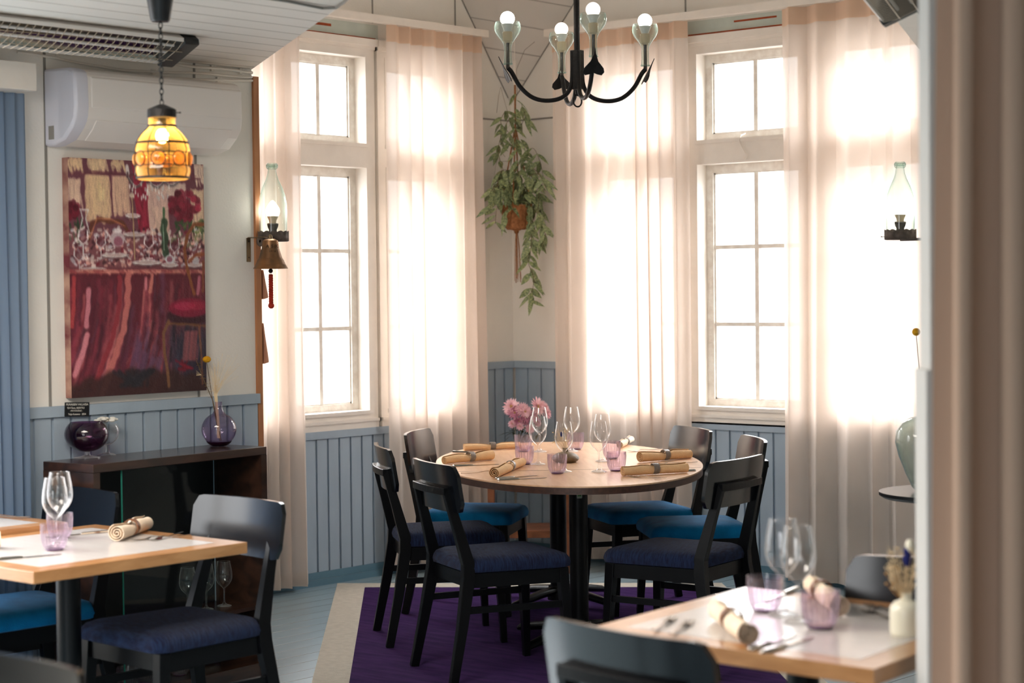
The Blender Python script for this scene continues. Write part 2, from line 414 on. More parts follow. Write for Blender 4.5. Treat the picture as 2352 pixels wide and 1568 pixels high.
# ---------------------------------------------------------------- mesh helpers
class MB:
    """collects shapes; build() links them as one mesh object"""
    def __init__(s): s.v = []; s.f = []
    def add(s, vs, fs, mat=None):
        n = len(s.v)
        s.v += [tuple((mat @ Vector(p)) if mat else p) for p in vs]
        s.f += [tuple(i + n for i in f) for f in fs]
        return s
    def box(s, a, b, mat=None):
        x0, y0, z0 = a; x1, y1, z1 = b
        vs = [(x0, y0, z0), (x1, y0, z0), (x1, y1, z0), (x0, y1, z0), (x0, y0, z1), (x1, y0, z1), (x1, y1, z1), (x0, y1, z1)]
        return s.add(vs, [(0, 3, 2, 1), (4, 5, 6, 7), (0, 1, 5, 4), (1, 2, 6, 5), (2, 3, 7, 6), (3, 0, 4, 7)], mat)
    def prism(s, poly, z0, z1, mat=None):
        n = len(poly)
        vs = [(p[0], p[1], z0) for p in poly] + [(p[0], p[1], z1) for p in poly]
        fs = [tuple(range(n - 1, -1, -1)), tuple(range(n, 2 * n))] + [(i, (i + 1) % n, n + (i + 1) % n, n + i) for i in range(n)]
        return s.add(vs, fs, mat)
    def loft(s, rings, closed=True, caps=True, mat=None):
        n = len(rings[0]); vs = [p for r in rings for p in r]; fs = []
        for k in range(len(rings) - 1):
            for i in range(n if closed else n - 1):
                j = (i + 1) % n
                fs.append((k * n + i, k * n + j, (k + 1) * n + j, (k + 1) * n + i))
        if caps and closed:
            fs.append(tuple(range(n - 1, -1, -1)))
            fs.append(tuple((len(rings) - 1) * n + i for i in range(n)))
        return s.add(vs, fs, mat)
    def lathe(s, prof, n=32, mat=None, wob=None, cap=False):
        rings = []
        for (r, z) in prof:
            rings.append([((r * (wob(a, r, z) if wob else 1)) * math.cos(a), (r * (wob(a, r, z) if wob else 1)) * math.sin(a), z) for a in [2 * PI * i / n for i in range(n)]])
        return s.loft(rings, True, cap, mat)
    def tube(s, path, rad, n=8, sec=None, mat=None, up=None):
        """sweep a circle (or the section `sec`, list of (a,b)) along a path"""
        P = [Vector(p) for p in path]; rings = []
        prev = None
        for i, p in enumerate(P):
            t = (P[min(i + 1, len(P) - 1)] - P[max(i - 1, 0)])
            if t.length < 1e-9: t = Vector((0, 0, 1))
            t.normalize()
            if prev is None:
                u = Vector(up) if up else (Vector((0, 0, 1)) if abs(t.z) < 0.9 else Vector((1, 0, 0)))
            else: u = prev
            u = u - t * u.dot(t)
            if u.length < 1e-6: u = t.orthogonal()
            u.normalize(); v = t.cross(u); prev = u
            r = rad[i] if isinstance(rad, (list, tuple)) else rad
            if sec: rings.append([tuple(p + u * (a * r) + v * (b * r)) for a, b in sec])
            else: rings.append([tuple(p + u * (math.cos(2 * PI * k / n) * r) + v * (math.sin(2 * PI * k / n) * r)) for k in range(n)])
        return s.loft(rings, True, True, mat)
    def sphere(s, c, r, n=16, m=10, sc=(1, 1, 1), mat=None):
        rings = []
        for k in range(1, m):
            a = PI * k / m
            rings.append([(c[0] + r * sc[0] * math.sin(a) * math.cos(2 * PI * i / n), c[1] + r * sc[1] * math.sin(a) * math.sin(2 * PI * i / n), c[2] - r * sc[2] * math.cos(a)) for i in range(n)])
        return s.loft(rings, True, True, mat)
    def torus(s, c, R0, r, n=24, m=8, axis='Z', mat=None):
        vs, fs = [], []
        for i in range(n):
            a = 2 * PI * i / n
            for k in range(m):
                b = 2 * PI * k / m
                x, y, z = (R0 + r * math.cos(b)) * math.cos(a), (R0 + r * math.cos(b)) * math.sin(a), r * math.sin(b)
                if axis == 'X': x, y, z = z, x, y
                if axis == 'Y': x, y, z = x, z, y
                vs.append((c[0] + x, c[1] + y, c[2] + z))
                fs.append((i * m + k, ((i + 1) % n) * m + k, ((i + 1) % n) * m + (k + 1) % m, i * m + (k + 1) % m))
        return s.add(vs, fs, mat)
    def build(s, name, mat, parent=None, smooth=True, bevel=0, extra=None):
        me = bpy.data.meshes.new(name)
        me.from_pydata(s.v, [], s.f)
        me.materials.append(mat)
        me.update()
        import bmesh
        bm = bmesh.new(); bm.from_mesh(me)
        bmesh.ops.recalc_face_normals(bm, faces=bm.faces)
        bm.to_mesh(me); bm.free()
        o = bpy.data.objects.new(name, me)
        COL.objects.link(o)
        if parent: o.parent = parent
        if smooth:
            for p in me.polygons: p.use_smooth = True
            try: me.set_sharp_from_angle(angle=R(38))
            except Exception: pass
        if bevel:
            md = o.modifiers.new('bevel', 'BEVEL'); md.width = bevel; md.segments = 2; md.limit_method = 'ANGLE'
        return o
def rounded(w, d, r, n=5):
    pts = []
    for cx, cy, a0 in ((w - r, d - r, 0), (-w + r, d - r, PI / 2), (-w + r, -d + r, PI), (w - r, -d + r, 1.5 * PI)):
        for k in range(n + 1):
            a = a0 + PI / 2 * k / n
            pts.append((cx + r * math.cos(a), cy + r * math.sin(a)))
    return pts
SQ = [(0.5, 0.5), (-0.5, 0.5), (-0.5, -0.5), (0.5, -0.5)]
def T(x=0, y=0, z=0, rz=0, rx=0, ry=0, s=1):
    return Matrix.Translation((x, y, z)) @ Matrix.Rotation(rz, 4, 'Z') @ Matrix.Rotation(ry, 4, 'Y') @ Matrix.Rotation(rx, 4, 'X') @ Matrix.Scale(s, 4)
def tag(o, label=None, cat=None, group=None, kind=None):
    if label: o['label'] = label
    if cat: o['category'] = cat
    if group: o['group'] = group
    if kind: o['kind'] = kind
    return o
def thing(name, label, cat, loc, rz=0, group=None):
    o = bpy.data.objects.new(name, None); COL.objects.link(o)
    o.empty_display_size = 0.1
    o.location = loc; o.rotation_euler = (0, 0, rz)
    return tag(o, label, cat, group)
def copy_tree(o, parent=None):
    c = o.copy(); COL.objects.link(c)
    if parent: c.parent = parent
    for ch in list(o.children): copy_tree(ch, c)
    return c
def struct(o): o['kind'] = 'structure'; return o

# ================================================================ THE SETTING
ZC = 2.47            # dining room ceiling
ZT = 3.9             # top of the bay
AX = 1.39            # face of the wall with the air conditioner
FZ = 0.0
struct(MB().box((-0.4, -11, -0.1), (9, 0.4, 0)).build('floor', M['floor'], smooth=False))

def wall_with_holes(name, axis, lo, hi, z1, holes, zs, mat, thick=0.14):
    """axis 'x': wall in the plane x=0 running along y; 'y': plane y=0 running along x"""
    b = MB()
    def bx(a0, a1, z0, zz):
        if axis == 'x': b.box((-thick, a0, z0), (0, a1, zz))
        else: b.box((a0, 0, z0), (a1, thick, zz))
    u = lo
    for (a0, a1) in holes:
        bx(u, a0, 0, z1); zz = 0
        for (p, q) in zs: bx(a0, a1, zz, p); zz = q
        bx(a0, a1, zz, z1); u = a1
    bx(u, hi, 0, z1)
    return struct(b.build(name, mat, smooth=False))
H1 = [(-2.45, -1.89), (-1.77, -1.21), (-1.07, -0.51)]
H2 = [(0.60, 1.20), (1.338, 2.0), (2.14, 2.76)]
OPEN = [(0.90, 2.222), (2.337, 2.817)]
wall_with_holes('wall_left', 'x', -3.3, 0.0, ZT, H1, OPEN, M['wall'])
wall_with_holes('wall_back', 'y', -0.14, 3.5, ZT, H2, OPEN, M['wall'])
# partition with the air conditioner: window further left, outside the frame, behind the blue curtain
b = MB()
b.box((AX - 0.12, -4.78, 0), (AX, -3.235, ZC)); b.box((AX - 0.12, -11, 0), (AX, -6.3, ZC))
b.box((AX - 0.12, -6.3, 0), (AX, -4.78, 0.3)); b.box((AX - 0.12, -6.3, 2.25), (AX, -4.78, ZC))
struct(b.build('wall_left_partition', M['wall'], smooth=False))
b = MB(); b.box((-0.14, -3.36, 0), (AX - 0.12, -3.235, ZT))
struct(b.build('wall_return', M['wall'], smooth=False))
portal('sky_portal', (AX - 0.2, -5.54, 1.27), (0, -PI / 2, 0), 1.95, 1.52)
# right of the bay
b = MB(); b.box((3.5, -1.42, 0), (3.62, 0.14, ZT)); b.box((3.62, -1.5, 0), (9, -1.38, ZC))
struct(b.build('wall_right_return', M['wall'], smooth=False))
# unseen wall behind the camera, with an opening added to let in fill daylight
b = MB(); b.box((1.2, -11.1, 0), (5.6, -11, ZC)); b.box((5.6, -11.1, 0), (8.0, -11, 0.8)); b.box((5.6, -11.1, 2.3), (8.0, -11, ZC)); b.box((8.0, -11.1, 0), (9.1, -11, ZC))
struct(b.build('wall_front', M['darkwall'], smooth=False))  # dark paint chosen to lessen grey reflections in the chair backs
b = MB(); b.box((9, -11, 0), (9.12, -1.38, ZC))
struct(b.build('wall_right', M['wall'], smooth=False))
portal('sky_portal', (6.8, -11.12, 1.55), (PI / 2, 0, 0), 2.4, 1.5)
# main ceiling with the diagonal opening of the bay
A_, B_, C_, D_, E_, F_ = (AX - .12, -3.24), (3.30, -4.44), (4.75, -4.05), (4.28, -3.12), (3.5, -1.36), (3.5, 0.2)
po = [A_, B_, C_, D_, E_, (9.1, -1.36), (9.1, -11.1), (AX - .12, -11.1)]
po = [(AX - .12, -3.24), (AX, -3.232)] + po[1:]
struct(MB().prism(po, ZC, ZC + 0.06).build('ceiling', M['ceil'], smooth=False))
b = MB()
def upright(p, q, z0, z1, t=0.04):
    d = Vector((q[0] - p[0], q[1] - p[1])); n = Vector((d.y, -d.x)).normalized() * t
    return [(p[0], p[1]), (q[0], q[1]), (q[0] + n.x, q[1] + n.y), (p[0] + n.x, p[1] + n.y)]
for p, q in (((AX, -3.232), B_), (B_, C_), (C_, D_), (D_, E_)):
    b.prism(upright(q, p, 0, 0), ZC + .06, ZT)
struct(b.build('wall_bay_upper', M['wall'], smooth=False))
struct(MB().box((-0.2, -4.6, ZT), (4.9, 0.2, ZT + .05)).build('ceiling_bay', M['wall'], smooth=False))
# boards that cut off the corner of the bay under the roof
hz = lambda x, y: 2.63 + 1.12 * x - 1.36 * y
b = MB()
L = 0.93
b.add([(0, 0, hz(0, 0)), (1.13, 0, hz(1.13, 0)), (0, -L, hz(0, -L))], [(0, 1, 2)])
b.add([(0, 0, hz(0, 0) + .03), (1.13, 0, hz(1.13, 0) + .03), (0, -L, hz(0, -L) + .03)], [(0, 2, 1)])
struct(b.build('ceiling_hip', M['hip'], smooth=False))
b = MB()
b.tube([(0.004, -0.03, hz(0, -.03)), (0.004, -.93, hz(0, -.93))], .003, 6); b.tube([(0.03, -0.004, hz(.03, 0)), (1.13, -0.004, hz(1.13, 0))], .003, 6)
struct(b.build('trim_11', M['greycable']))
# edge board of the opening and trim in the ceiling
b = MB()
b.prism([(4.28, -3.12), (3.5, -1.36), (3.6, -1.37), (4.38, -3.14)], ZC - 0.018, ZC)
struct(b.build('trim_1', M['frame'], smooth=False))
# shadow gaps between the wall boards above the curtain rails
b = MB()
for y in (-1.139, -0.478): b.box((0.0, y - .004, 3.0), (0.004, y + .004, ZT))
for x in (1.264, 1.991, 2.7): b.box((x - .004, -0.004, 3.0), (x + .004, 0, ZT))
b.box((0, -0.95, 2.532), (0.005, 0, 2.541)); b.box((0, -0.005, 2.532), (1.1, 0, 2.541))
b.box((AX, -4.262, 1.13), (AX + .004, -4.252, ZC)); b.box((AX, -3.545, 1.13), (AX + .004, -3.536, ZC))
struct(b.build('trim_2', M['greycable'], smooth=False))

# ---- wainscot: every board stands a little proud of the groove beside it
def wainscot(name, axis, a0, a1, z0, z1, pitch, off=0.0):
    b = MB()
    n = int(round((a1 - a0) / pitch)); p = (a1 - a0) / n
    def bx(u0, u1, d0, d1, za, zb):
        if axis == 'x': b.box((off + d0, u0, za), (off + d1, u1, zb))
        else: b.box((u0, -d1, za), (u1, -d0, zb))
    for i in range(n):
        bx(a0 + i * p + 0.0065, a0 + (i + 1) * p - 0.0065, 0.004, 0.016, z0, z1 - .042)
    bx(a0, a1, 0, 0.006, z0, z1 - .03)
    bx(a0 - .001, a1 + .001, 0, 0.026, z1 - 0.040, z1)
    return struct(b.build(name, M['blue'], smooth=False))
wainscot('trim_3', 'x', -3.20, -0.44, 0.07, 0.812, 0.0835)
wainscot('trim_4', 'x', -0.44, -0.02, 0.07, 1.130, 0.084)
wainscot('trim_5', 'y', 0.02, 0.53, 0.07, 1.130, 0.093)
wainscot('trim_6', 'y', 0.53, 3.48, 0.07, 0.822, 0.0930)
wainscot('trim_7', 'x', -4.60, -3.235, 0.07, 1.130, 0.0855, AX)
b = MB()
for (lo, hi) in ((-3.2, -0.0),):
    b.box((0, lo, 0), (0.030, hi, 0.034)); b.box((0, lo, 0.03), (0.020, hi, 0.072))
b.box((0, -0.02, 0.0), (3.48, 0, 0.072)); b.box((0, -0.03, 0), (3.48, 0, 0.034))
struct(b.build('baseboard_bay', M['bluedark'], smooth=False))
struct(MB().box((AX, -4.6, 0), (AX + 0.02, -3.235, 0.07)).build('baseboard_left', M['bluedark'], smooth=False))

# ---- windows
def window(name, axis, a0, a1):
    zl0, zl1, zu0, zu1 = 0.90, 2.222, 2.337, 2.817
    def mk():
        b = MB()
        def bx(u0, u1, d0, d1, z0, z1):   # d measured outwards through the wall, negative into the room
            if axis == 'x': b.box((-d1, u0, z0), (-d0, u1, z1))
            else: b.box((u0, d0, z0), (u1, d1, z1))
        return b, bx
    b, bx = mk()
    cw = 0.058                             # casing boards on the wall
    bx(a0 - cw, a0, -0.020, 0, 0.842, 2.905); bx(a1, a1 + cw, -0.020, 0, 0.842, 2.905)
    bx(a0, a1, -0.020, 0, zl1, zu0); bx(a0, a1, -0.020, 0, zu1, 2.85)
    bx(a0, a1, -0.020, 0, 0.862, zl0 - .014)
    bx(a0 - cw - .01, a1 + cw + .01, -0.045, 0, 2.868, 2.905); bx(a0 - cw, a1 + cw, -0.030, 0, 2.85, 2.868)
    bx(a0 - cw, a1 + cw, -0.034, 0, 0.846, 0.862); bx(a0 - cw, a1 + cw, -0.026, 0, 0.812, 0.846)
    for (z0, z1) in ((zl0, zl1), (zu0, zu1)):   # stepped bead around the openings
        bx(a0, a0 + .010, -0.024, 0.101, z0 + .006, z1); bx(a1 - .010, a1, -0.024, 0.101, z0 + .006, z1)
        bx(a0 - .004, a1 + .004, -0.028, 0.102, z0 - .014, z0 + .006); bx(a0 + .010, a1 - .010, -0.023, 0.1015, z1 - .010, z1)
    win = struct(b.build(name, M['frame'], smooth=False))
    ws = []
    for (z0, z1, rows) in ((zl0 + .006, zl1 - .01, (1.349, 1.766)), (zu0 + .006, zu1 - .01, ())):
        b, bx = mk()
        i0, i1 = a0 + .010, a1 - .010
        st = 0.044
        bx(i0, i0 + st, 0.062, 0.10, z0, z1); bx(i1 - st, i1, 0.062, 0.10, z0, z1)
        bx(i0 + st, i1 - st, 0.062, 0.10, z0, z0 + .036); bx(i0 + st, i1 - st, 0.062, 0.10, z1 - .044, z1)
        for u in ((i0 + st, i0 + st + .010), (i1 - st - .010, i1 - st)): bx(u[0], u[1], 0.072, 0.096, z0 + .036, z1 - .044)
        bx(i0 + st, i1 - st, 0.072, 0.096, z0 + .036, z0 + .044); bx(i0 + st, i1 - st, 0.072, 0.096, z1 - .052, z1 - .044)
        mid = (i0 + i1) / 2
        bx(mid - .013, mid + .013, 0.066, 0.098, z0 + .04, z1 - .05)
        for r in rows: bx(i0 + st, i1 - st, 0.068, 0.097, r - .011, r + .011)
        ws.append(b.build('sash', M['sash'], win, smooth=False))
        b, bx = mk()
        bx(i0 + st, i1 - st, 0.088, 0.091, z0 + .04, z1 - .05)
        b.build('glass_pane', M['pane'], win, smooth=False)
    return win
for i, (p, q) in enumerate(H1): window('window_%d' % (i + 1), 'x', p, q)
wins = [window('window_%d' % (i + 4), 'y', p, q) for i, (p, q) in enumerate(H2)]
MB().tube([tuple(at_y(x, y, d)) for x, y, d in ((1712, 307, .05), (1702, 311, -.02), (1698, 322, -.03), (1702, 334, -.03), (1711, 350, -.03), (1717, 356, -.03), (1712, 364, -.028), (1706, 361, -.028))], .0028, 8).build('stay_hook', M['frame'], wins[1])
# bare rust-red strips and old paint over the window heads
b = MB()
b.box((0.0, -2.1, 2.906), (0.003, -1.12, 2.918)); b.box((0.0, -1.9, 2.952), (0.003, -1.45, 2.966))
b.box((1.25, -0.003, 2.906), (2.15, 0, 2.920)); b.box((1.58, -0.003, 2.958), (1.85, 0, 2.968)); b.box((2.05, -0.003, 2.95), (2.3, 0, 2.975))
struct(b.build('trim_8', M['red'], smooth=False))
b = MB(); b.box((0, -2.2, 2.905), (0.002, -1.1, 2.99)); b.box((1.22, -0.002, 2.905), (2.6, 0, 2.99))
struct(b.build('trim_9', M['wallgrey'], smooth=False))
# side window behind the blue curtain
b = MB()
for (y0, y1) in ((-6.3, -6.24), (-5.58, -5.52), (-4.84, -4.78)): b.box((AX - .1, y0, 0.3), (AX - .05, y1, 2.25))
for (y0, y1) in ((-6.24, -5.58), (-5.52, -4.84)):
    for (z0, z1) in ((0.3, 0.35), (1.8, 1.84), (2.2, 2.25)): b.box((AX - .098, y0, z0), (AX - .052, y1, z1))
struct(b.build('window_7', M['frame'], smooth=False))
# pine strip that closes the end of the partition
struct(MB().box((AX - 0.13, -3.2352, 0.0), (AX + 0.012, -3.207, 2.44)).build('trim_10', M['strip'], smooth=False))

# ================================================================ CURTAINS AND RAILS
def rail(name, label, axis, a0, a1, z=2.985):
    b = MB()
    if axis == 'x': b.box((0.085, a0, z), (0.125, a1, z + .040))
    else: b.box((a0, -0.125, z), (a1, -0.085, z + .040))
    r = b.build(name, M['frame'], smooth=False)
    tag(r, label, 'curtain rail')
    for a in (a0 + .55, a1 - .2):
        b = MB()
        if axis == 'x': b.box((0, a - .012, z - .02), (0.09, a + .012, z + .0))
        else: b.box((a - .012, -0.09, z - .02), (a + .012, 0, z + .0))
        b.build('bracket', M['frame'], r, smooth=False)
    return r
rail('curtain_rail', 'white painted curtain rail over the left window, ending by the hanging plant', 'x', -3.15, -0.33)
rail('curtain_rail', 'white painted curtain rail over the right window behind the chandelier', 'y', 0.36, 3.45)
def curtain(name, label, axis, a0, a1, base, folds, amp, seed, z0=0.03, z1=2.983, mat='curtain', band=0.09, tight=None, group=None, flat=1.0):
    """hanging cloth; `folds` folds between a0 and a1, the fold pattern wanders slightly from head to hem"""
    rnd = random.Random(seed)
    n = max(60, int(folds * 22))
    ph = [rnd.uniform(0, 2 * PI) for _ in range(4)]
    cuts = [0.0]
    for i in range(folds): cuts.append(cuts[-1] + rnd.uniform(0.6, 1.4))
    cuts = [c / cuts[-1] for c in cuts]
    amps = [rnd.uniform(0.6, 1.25) for _ in range(folds)]
    rows = [0, 0.02, 0.05, 0.1, 0.2, 0.32, 0.45, 0.6, 0.75, 0.88, 1.0]
    def pt(u, t):
        k = 0
        while k < folds - 1 and u > cuts[k + 1]: k += 1
        q = (u - cuts[k]) / (cuts[k + 1] - cuts[k])
        a = amps[k] * amp
        d = a * (0.5 - 0.5 * math.cos(2 * PI * q)) ** 0.8 - a * 0.5
        sl = a * 0.28 * math.sin(2 * PI * q) * (0.6 + 0.4 * t)            # folds lean over themselves
        d *= (0.75 + 0.35 * t)
        d += 0.006 * math.sin(9 * u + 3 * t + ph[0])
        al = a0 + (a1 - a0) * u + sl + 0.012 * t * math.sin(5 * u + ph[1])
        return al, base + d
    def surf(za, zb, mat_, off, nm, parent):
        b = MB(); rings = []
        zr = [zb + (za - zb) * r for r in rows]
        for z in zr:
            t = (z1 - z) / (z1 - z0)
            row = []
            for i in range(n + 1):
                al, d = pt(i / n, t)
                d += off
                row.append((d, al, z) if axis == 'x' else ((al, -d, z) if axis == 'y' else None))
            rings.append(row)
        b.loft(rings, closed=False, caps=False)
        o = b.build(nm, mat_, parent, smooth=True)
        sd = o.modifiers.new('solid', 'SOLIDIFY'); sd.thickness = 0.0012
        return o
    o = surf(z0, z1, M[mat], 0, name, None)
    sd = o.modifiers.get('solid'); o.modifiers.remove(sd)
    tag(o, label, 'curtain', group)
    if band:
        q = surf(z1 - band, z1, M['band'], 0.003, 'heading_band', o); q.modifiers.remove(q.modifiers.get('solid'))
        q = surf(z0, z0 + .07, M['curtain'], 0.002, 'hem', o); q.modifiers.remove(q.modifiers.get('solid'))
    return o
curtain('window_curtain', 'sheer peach curtain hanging left of the left window, next to the brass bell', 'x', -2.32, -1.75, 0.105, 7, 0.05, 3)
curtain('window_curtain', 'sheer peach curtain between the left window and the hanging plant', 'x', -1.13, -0.345, 0.105, 8, 0.052, 11)
curtain('window_curtain', 'sheer peach curtain between the hanging plant and the right window', 'y', 0.40, 1.335, 0.105, 9, 0.055, 21)
curtain('window_curtain', 'sheer peach curtain hanging right of the right window, behind the bottle lamp', 'y', 1.93, 3.42, 0.105, 10, 0.065, 33)

# ================================================================ CHAIRS
def make_chair(name, label, seatmat, loc, rz, group=None):
    t = thing(name, label, 'chair', loc, rz, group)
    # seat cushion
    rings = []
    def outline(s, z, inset=0):
        pts = []
        for (x, y) in rounded(0.225, 0.225, 0.045, 5):
            k = 1 - 0.10 * (0.225 - y) / 0.45
            pts.append(((x * k) * s, 0.012 + y * s, z))
        return pts
    for s, z in ((0.93, .428), (1.0, .434), (1.015, .450), (0.995, .468), (0.95, .482), (0.84, .492), (0.6, .499), (0.3, .502), (0.02, .503)):
        rings.append(outline(s, z))
    MB().loft(rings).build('seat', seatmat, t)
    # frame under the seat
    b = MB()
    b.prism([(-.185, .188), (.185, .188), (.185, .210), (-.185, .210)], .372, .428)
    b.prism([(-.172, -.205), (.172, -.205), (.172, -.185), (-.172, -.185)], .372, .428)
    for s in (-1, 1):
        b.prism([(s * .176, -.19), (s * .196, -.19), (s * .212, .20), (s * .192, .20)], .372, .428)
    b.build('seat_frame', M['black'], t, smooth=False)
    for s in (-1, 1):
        MB().tube([(s * .196, .20, .43), (s * .198, .203, .37), (s * .216, .222, 0)], [.040, .040, .027], sec=SQ, up=(0, 1, 0)).build('leg', M['black'], t, smooth=False, bevel=.002)
        # rear leg runs up as the back post
        MB().tube([(s * .216, -.284, 0), (s * .205, -.240, .22), (s * .190, -.207, .41), (s * .186, -.206, .47), (s * .172, -.245, .62), (s * .160, -.284, .762)],
                  [.030, .036, .044, .042, .034, .028], sec=[(a * .8, c * 1.15) for a, c in SQ], up=(1, 0, 0)).build('leg', M['black'], t, smooth=False, bevel=.002)
        MB().tube([(s * .207, .205, .285), (s * .200, -.222, .285)], .026, sec=[(a * .55, c) for a, c in SQ], up=(1, 0, 0)).build('stretcher', M['black'], t, smooth=False)
    # curved rail between the posts
    rr = []
    for i in range(13):
        x = -.172 + .344 * i / 12
        y = -.300 + .014 * (x / .172) ** 2
        rr.append((x, y, .755))
    MB().tube(rr, .034, sec=[(a * .85, c * .7) for a, c in SQ], up=(0, 0, 1)).build('top_rail', M['black'], t, smooth=False, bevel=.002)
    # curved plywood back
    pts = rounded(0.24, 0.094, 0.038, 6)
    nx = 24
    b = MB(); vs = []; fs = []
    def yy(x, z): return -.284 + .030 * (x / .24) ** 2 + (.77 - z) * .16
    cols = []
    for i in range(nx + 1):
        x = -.24 + .48 * i / nx
        e = max(0, abs(x) - (.24 - .038))
        h = .094 - (.038 - math.sqrt(max(0, .038 ** 2 - e ** 2)))
        cols.append((x, h))
    nz = 6
    for side in (0, 1):
        for (x, h) in cols:
            for k in range(nz + 1):
                z = .766 + h * (-1 + 2 * k / nz)
                vs.append((x, yy(x, z) + (.0075 if side else -.0075), z))
    m = nz + 1; S = (nx + 1) * m
    for side in (0, 1):
        for i in range(nx):
            for k in range(nz):
                a = side * S + i * m + k
                fs.append((a, a + m, a + m + 1, a + 1))
    for i in range(nx):
        for k in (0, nz):
            a = i * m + k; fs.append((a, a + m, S + a + m, S + a))
    for i in (0, nx):
        for k in range(nz):
            a = i * m + k; fs.append((a, a + 1, S + a + 1, S + a))
    b.add(vs, fs).build('backrest', M['satin'], t)
    return t
BV, NV = M['velvet'], M['navy']
G1 = 'dining chairs around the oval table'
ch = make_chair('dining_chair', 'black chair with blue velvet seat, farthest left at the oval table, pale reflecting backrest', BV, (1.164, -1.659, .0046), -1.071, G1)
chn = make_chair('dining_chair', 'black chair with navy wool seat, nearest left at the oval table, seen from behind', NV, (2.258, -2.718, .0046), -0.444, G1)
def place(src, label, x, y, rz, group):
    c = copy_tree(src); c.location = (x, y, .0046 if group == G1 else 0); c.rotation_euler = (0, 0, rz)
    c['label'] = label; c['group'] = group
    return c
place(chn, 'black chair with navy wool seat, middle of three left of the oval table', 1.574, -2.296, -0.655, G1)
place(chn, 'black chair with navy wool seat, nearest right at the oval table, back turned to us', 2.778, -2.186, 1.695, G1)
place(ch, 'black chair with blue velvet seat, middle of three right of the oval table', 2.344, -1.457, 2.402, G1)
place(ch, 'black chair with blue velvet seat, farthest of three right of the oval table', 1.79, -1.13, 2.60, G1)
place(chn, 'black navy-seated chair with bright backrest at the left foreground table', 2.497, -4.569, 3.092, 'chairs at the left oak-edged tables')
place(ch, 'black chair with blue seat behind the wine glasses in front of the cabinet', 1.775, -4.685, 3.05, 'chairs at the left oak-edged tables')
place(chn, 'black chair whose bright top edge cuts the bottom left corner of the picture', 4.32, -6.715, 3.21, 'chairs in the foreground')
place(chn, 'black chair at the right foreground table, back turned to us', 5.071, -5.205, -0.12, 'chairs in the foreground')
place(chn, 'black chair on the far side of the right foreground table', 5.11, -4.500, 3.28, 'chairs in the foreground')

# ================================================================ RUG
ra = at_z(775, 1340, 0); rb = Vector((1.66, -0.27, 0)); rc = at_z(716, 1568, 0)
e1 = (rb - ra); e1.z = 0; e1u = e1.normalized(); e2u = (rc - ra).normalized()
WR, LR = e1.length, 3.05
def rp(u, v): q = ra + e1u * u + e2u * v; return (q.x, q.y)
rug = MB().prism([rp(0, 0), rp(WR, 0), rp(WR, LR), rp(0, LR)], 0.0, 0.003).build('rug', M['cream'], smooth=False)
tag(rug, 'purple wool rug with a cream border under the oval table', 'rug')
MB().prism([rp(.15, .15), rp(WR - .15, .15), rp(WR - .15, LR - .15), rp(.15, LR - .15)], 0.003, 0.0045).build('field', M['purple'], rug, smooth=False)

# ================================================================ OVAL TABLE
TC = Vector((1.768, -1.667, 0.0)); TA = math.atan2(-.712, .702)
ov = thing('oval_table', 'oval oak table with dark edge set for six in the middle of the bay', 'table', TC, TA)
def ell(a, c, n=96): return [(a * math.cos(2 * PI * i / n), c * math.sin(2 * PI * i / n)) for i in range(n)]
E_A, E_B = 1.147, 0.608
MB().prism(ell(E_A, E_B), .744, .750).build('tabletop', M['oak'], ov)
b = MB().prism(ell(E_A - .001, E_B - .001), .716, .744); b.build('table_edge', M['rim'], ov)
MB().box((.42, -.60 * .93, .7498), (.4212, .60 * .93, .7506)).build('leaf_joint', M['rim'], ov, smooth=False)
for k in (-1, 1):
    x = .52 * k
    MB().lathe([(.041, .05), (.041, .705)], 28, T(x, 0, 0), cap=True).build('column', M['metalblack'], ov)
    MB().prism(rounded(.17, .17, .02), .704, .716, T(x, 0, 0)).build('mounting_plate', M['metalblack'], ov)
    b = MB()
    for q in range(4):
        a = PI / 4 * 1 + q * PI / 2
        path = [(.03, 0, .068), (.14, 0, .060), (.26, 0, .042), (.335, 0, .030), (.352, 0, .022)]
        b.tube(path, [.030, .028, .026, .023, .016], n=10, sec=[(math.cos(2 * PI * i / 12) * .72, math.sin(2 * PI * i / 12)) for i in range(12)], mat=T(x, 0, 0.005, a), up=(0, 0, 1))
    b.lathe([(.0, .095), (.05, .095), (.056, .06), (.056, .025)], 24, T(x, 0, 0))
    b.build('pedestal_foot', M['metalblack'], ov)
st = MB(); 
_fx = Vector((CAM.x - TC.x, CAM.y - TC.y, 0)); _ang = math.atan2(_fx.y, _fx.x) - TA
st.prism(rounded(.012, .017, .004), 0, .0008, T(.52, 0, .655) @ Matrix.Rotation(_ang + .12, 4, 'Z') @ T(.0415, 0, 0) @ Matrix.Rotation(PI / 2, 4, 'Y') @ Matrix.Rotation(PI / 2, 4, 'Z')).build('sticker', M['sticker'], ov, smooth=False)
MB().prism(rounded(.008, .003, .001), 0, .0013, T(.52, 0, .650) @ Matrix.Rotation(_ang + .12, 4, 'Z') @ T(.0415, 0, 0) @ Matrix.Rotation(PI / 2, 4, 'Y') @ Matrix.Rotation(PI / 2, 4, 'Z')).build('sticker_mark', M['stickergreen'], ov, smooth=False)

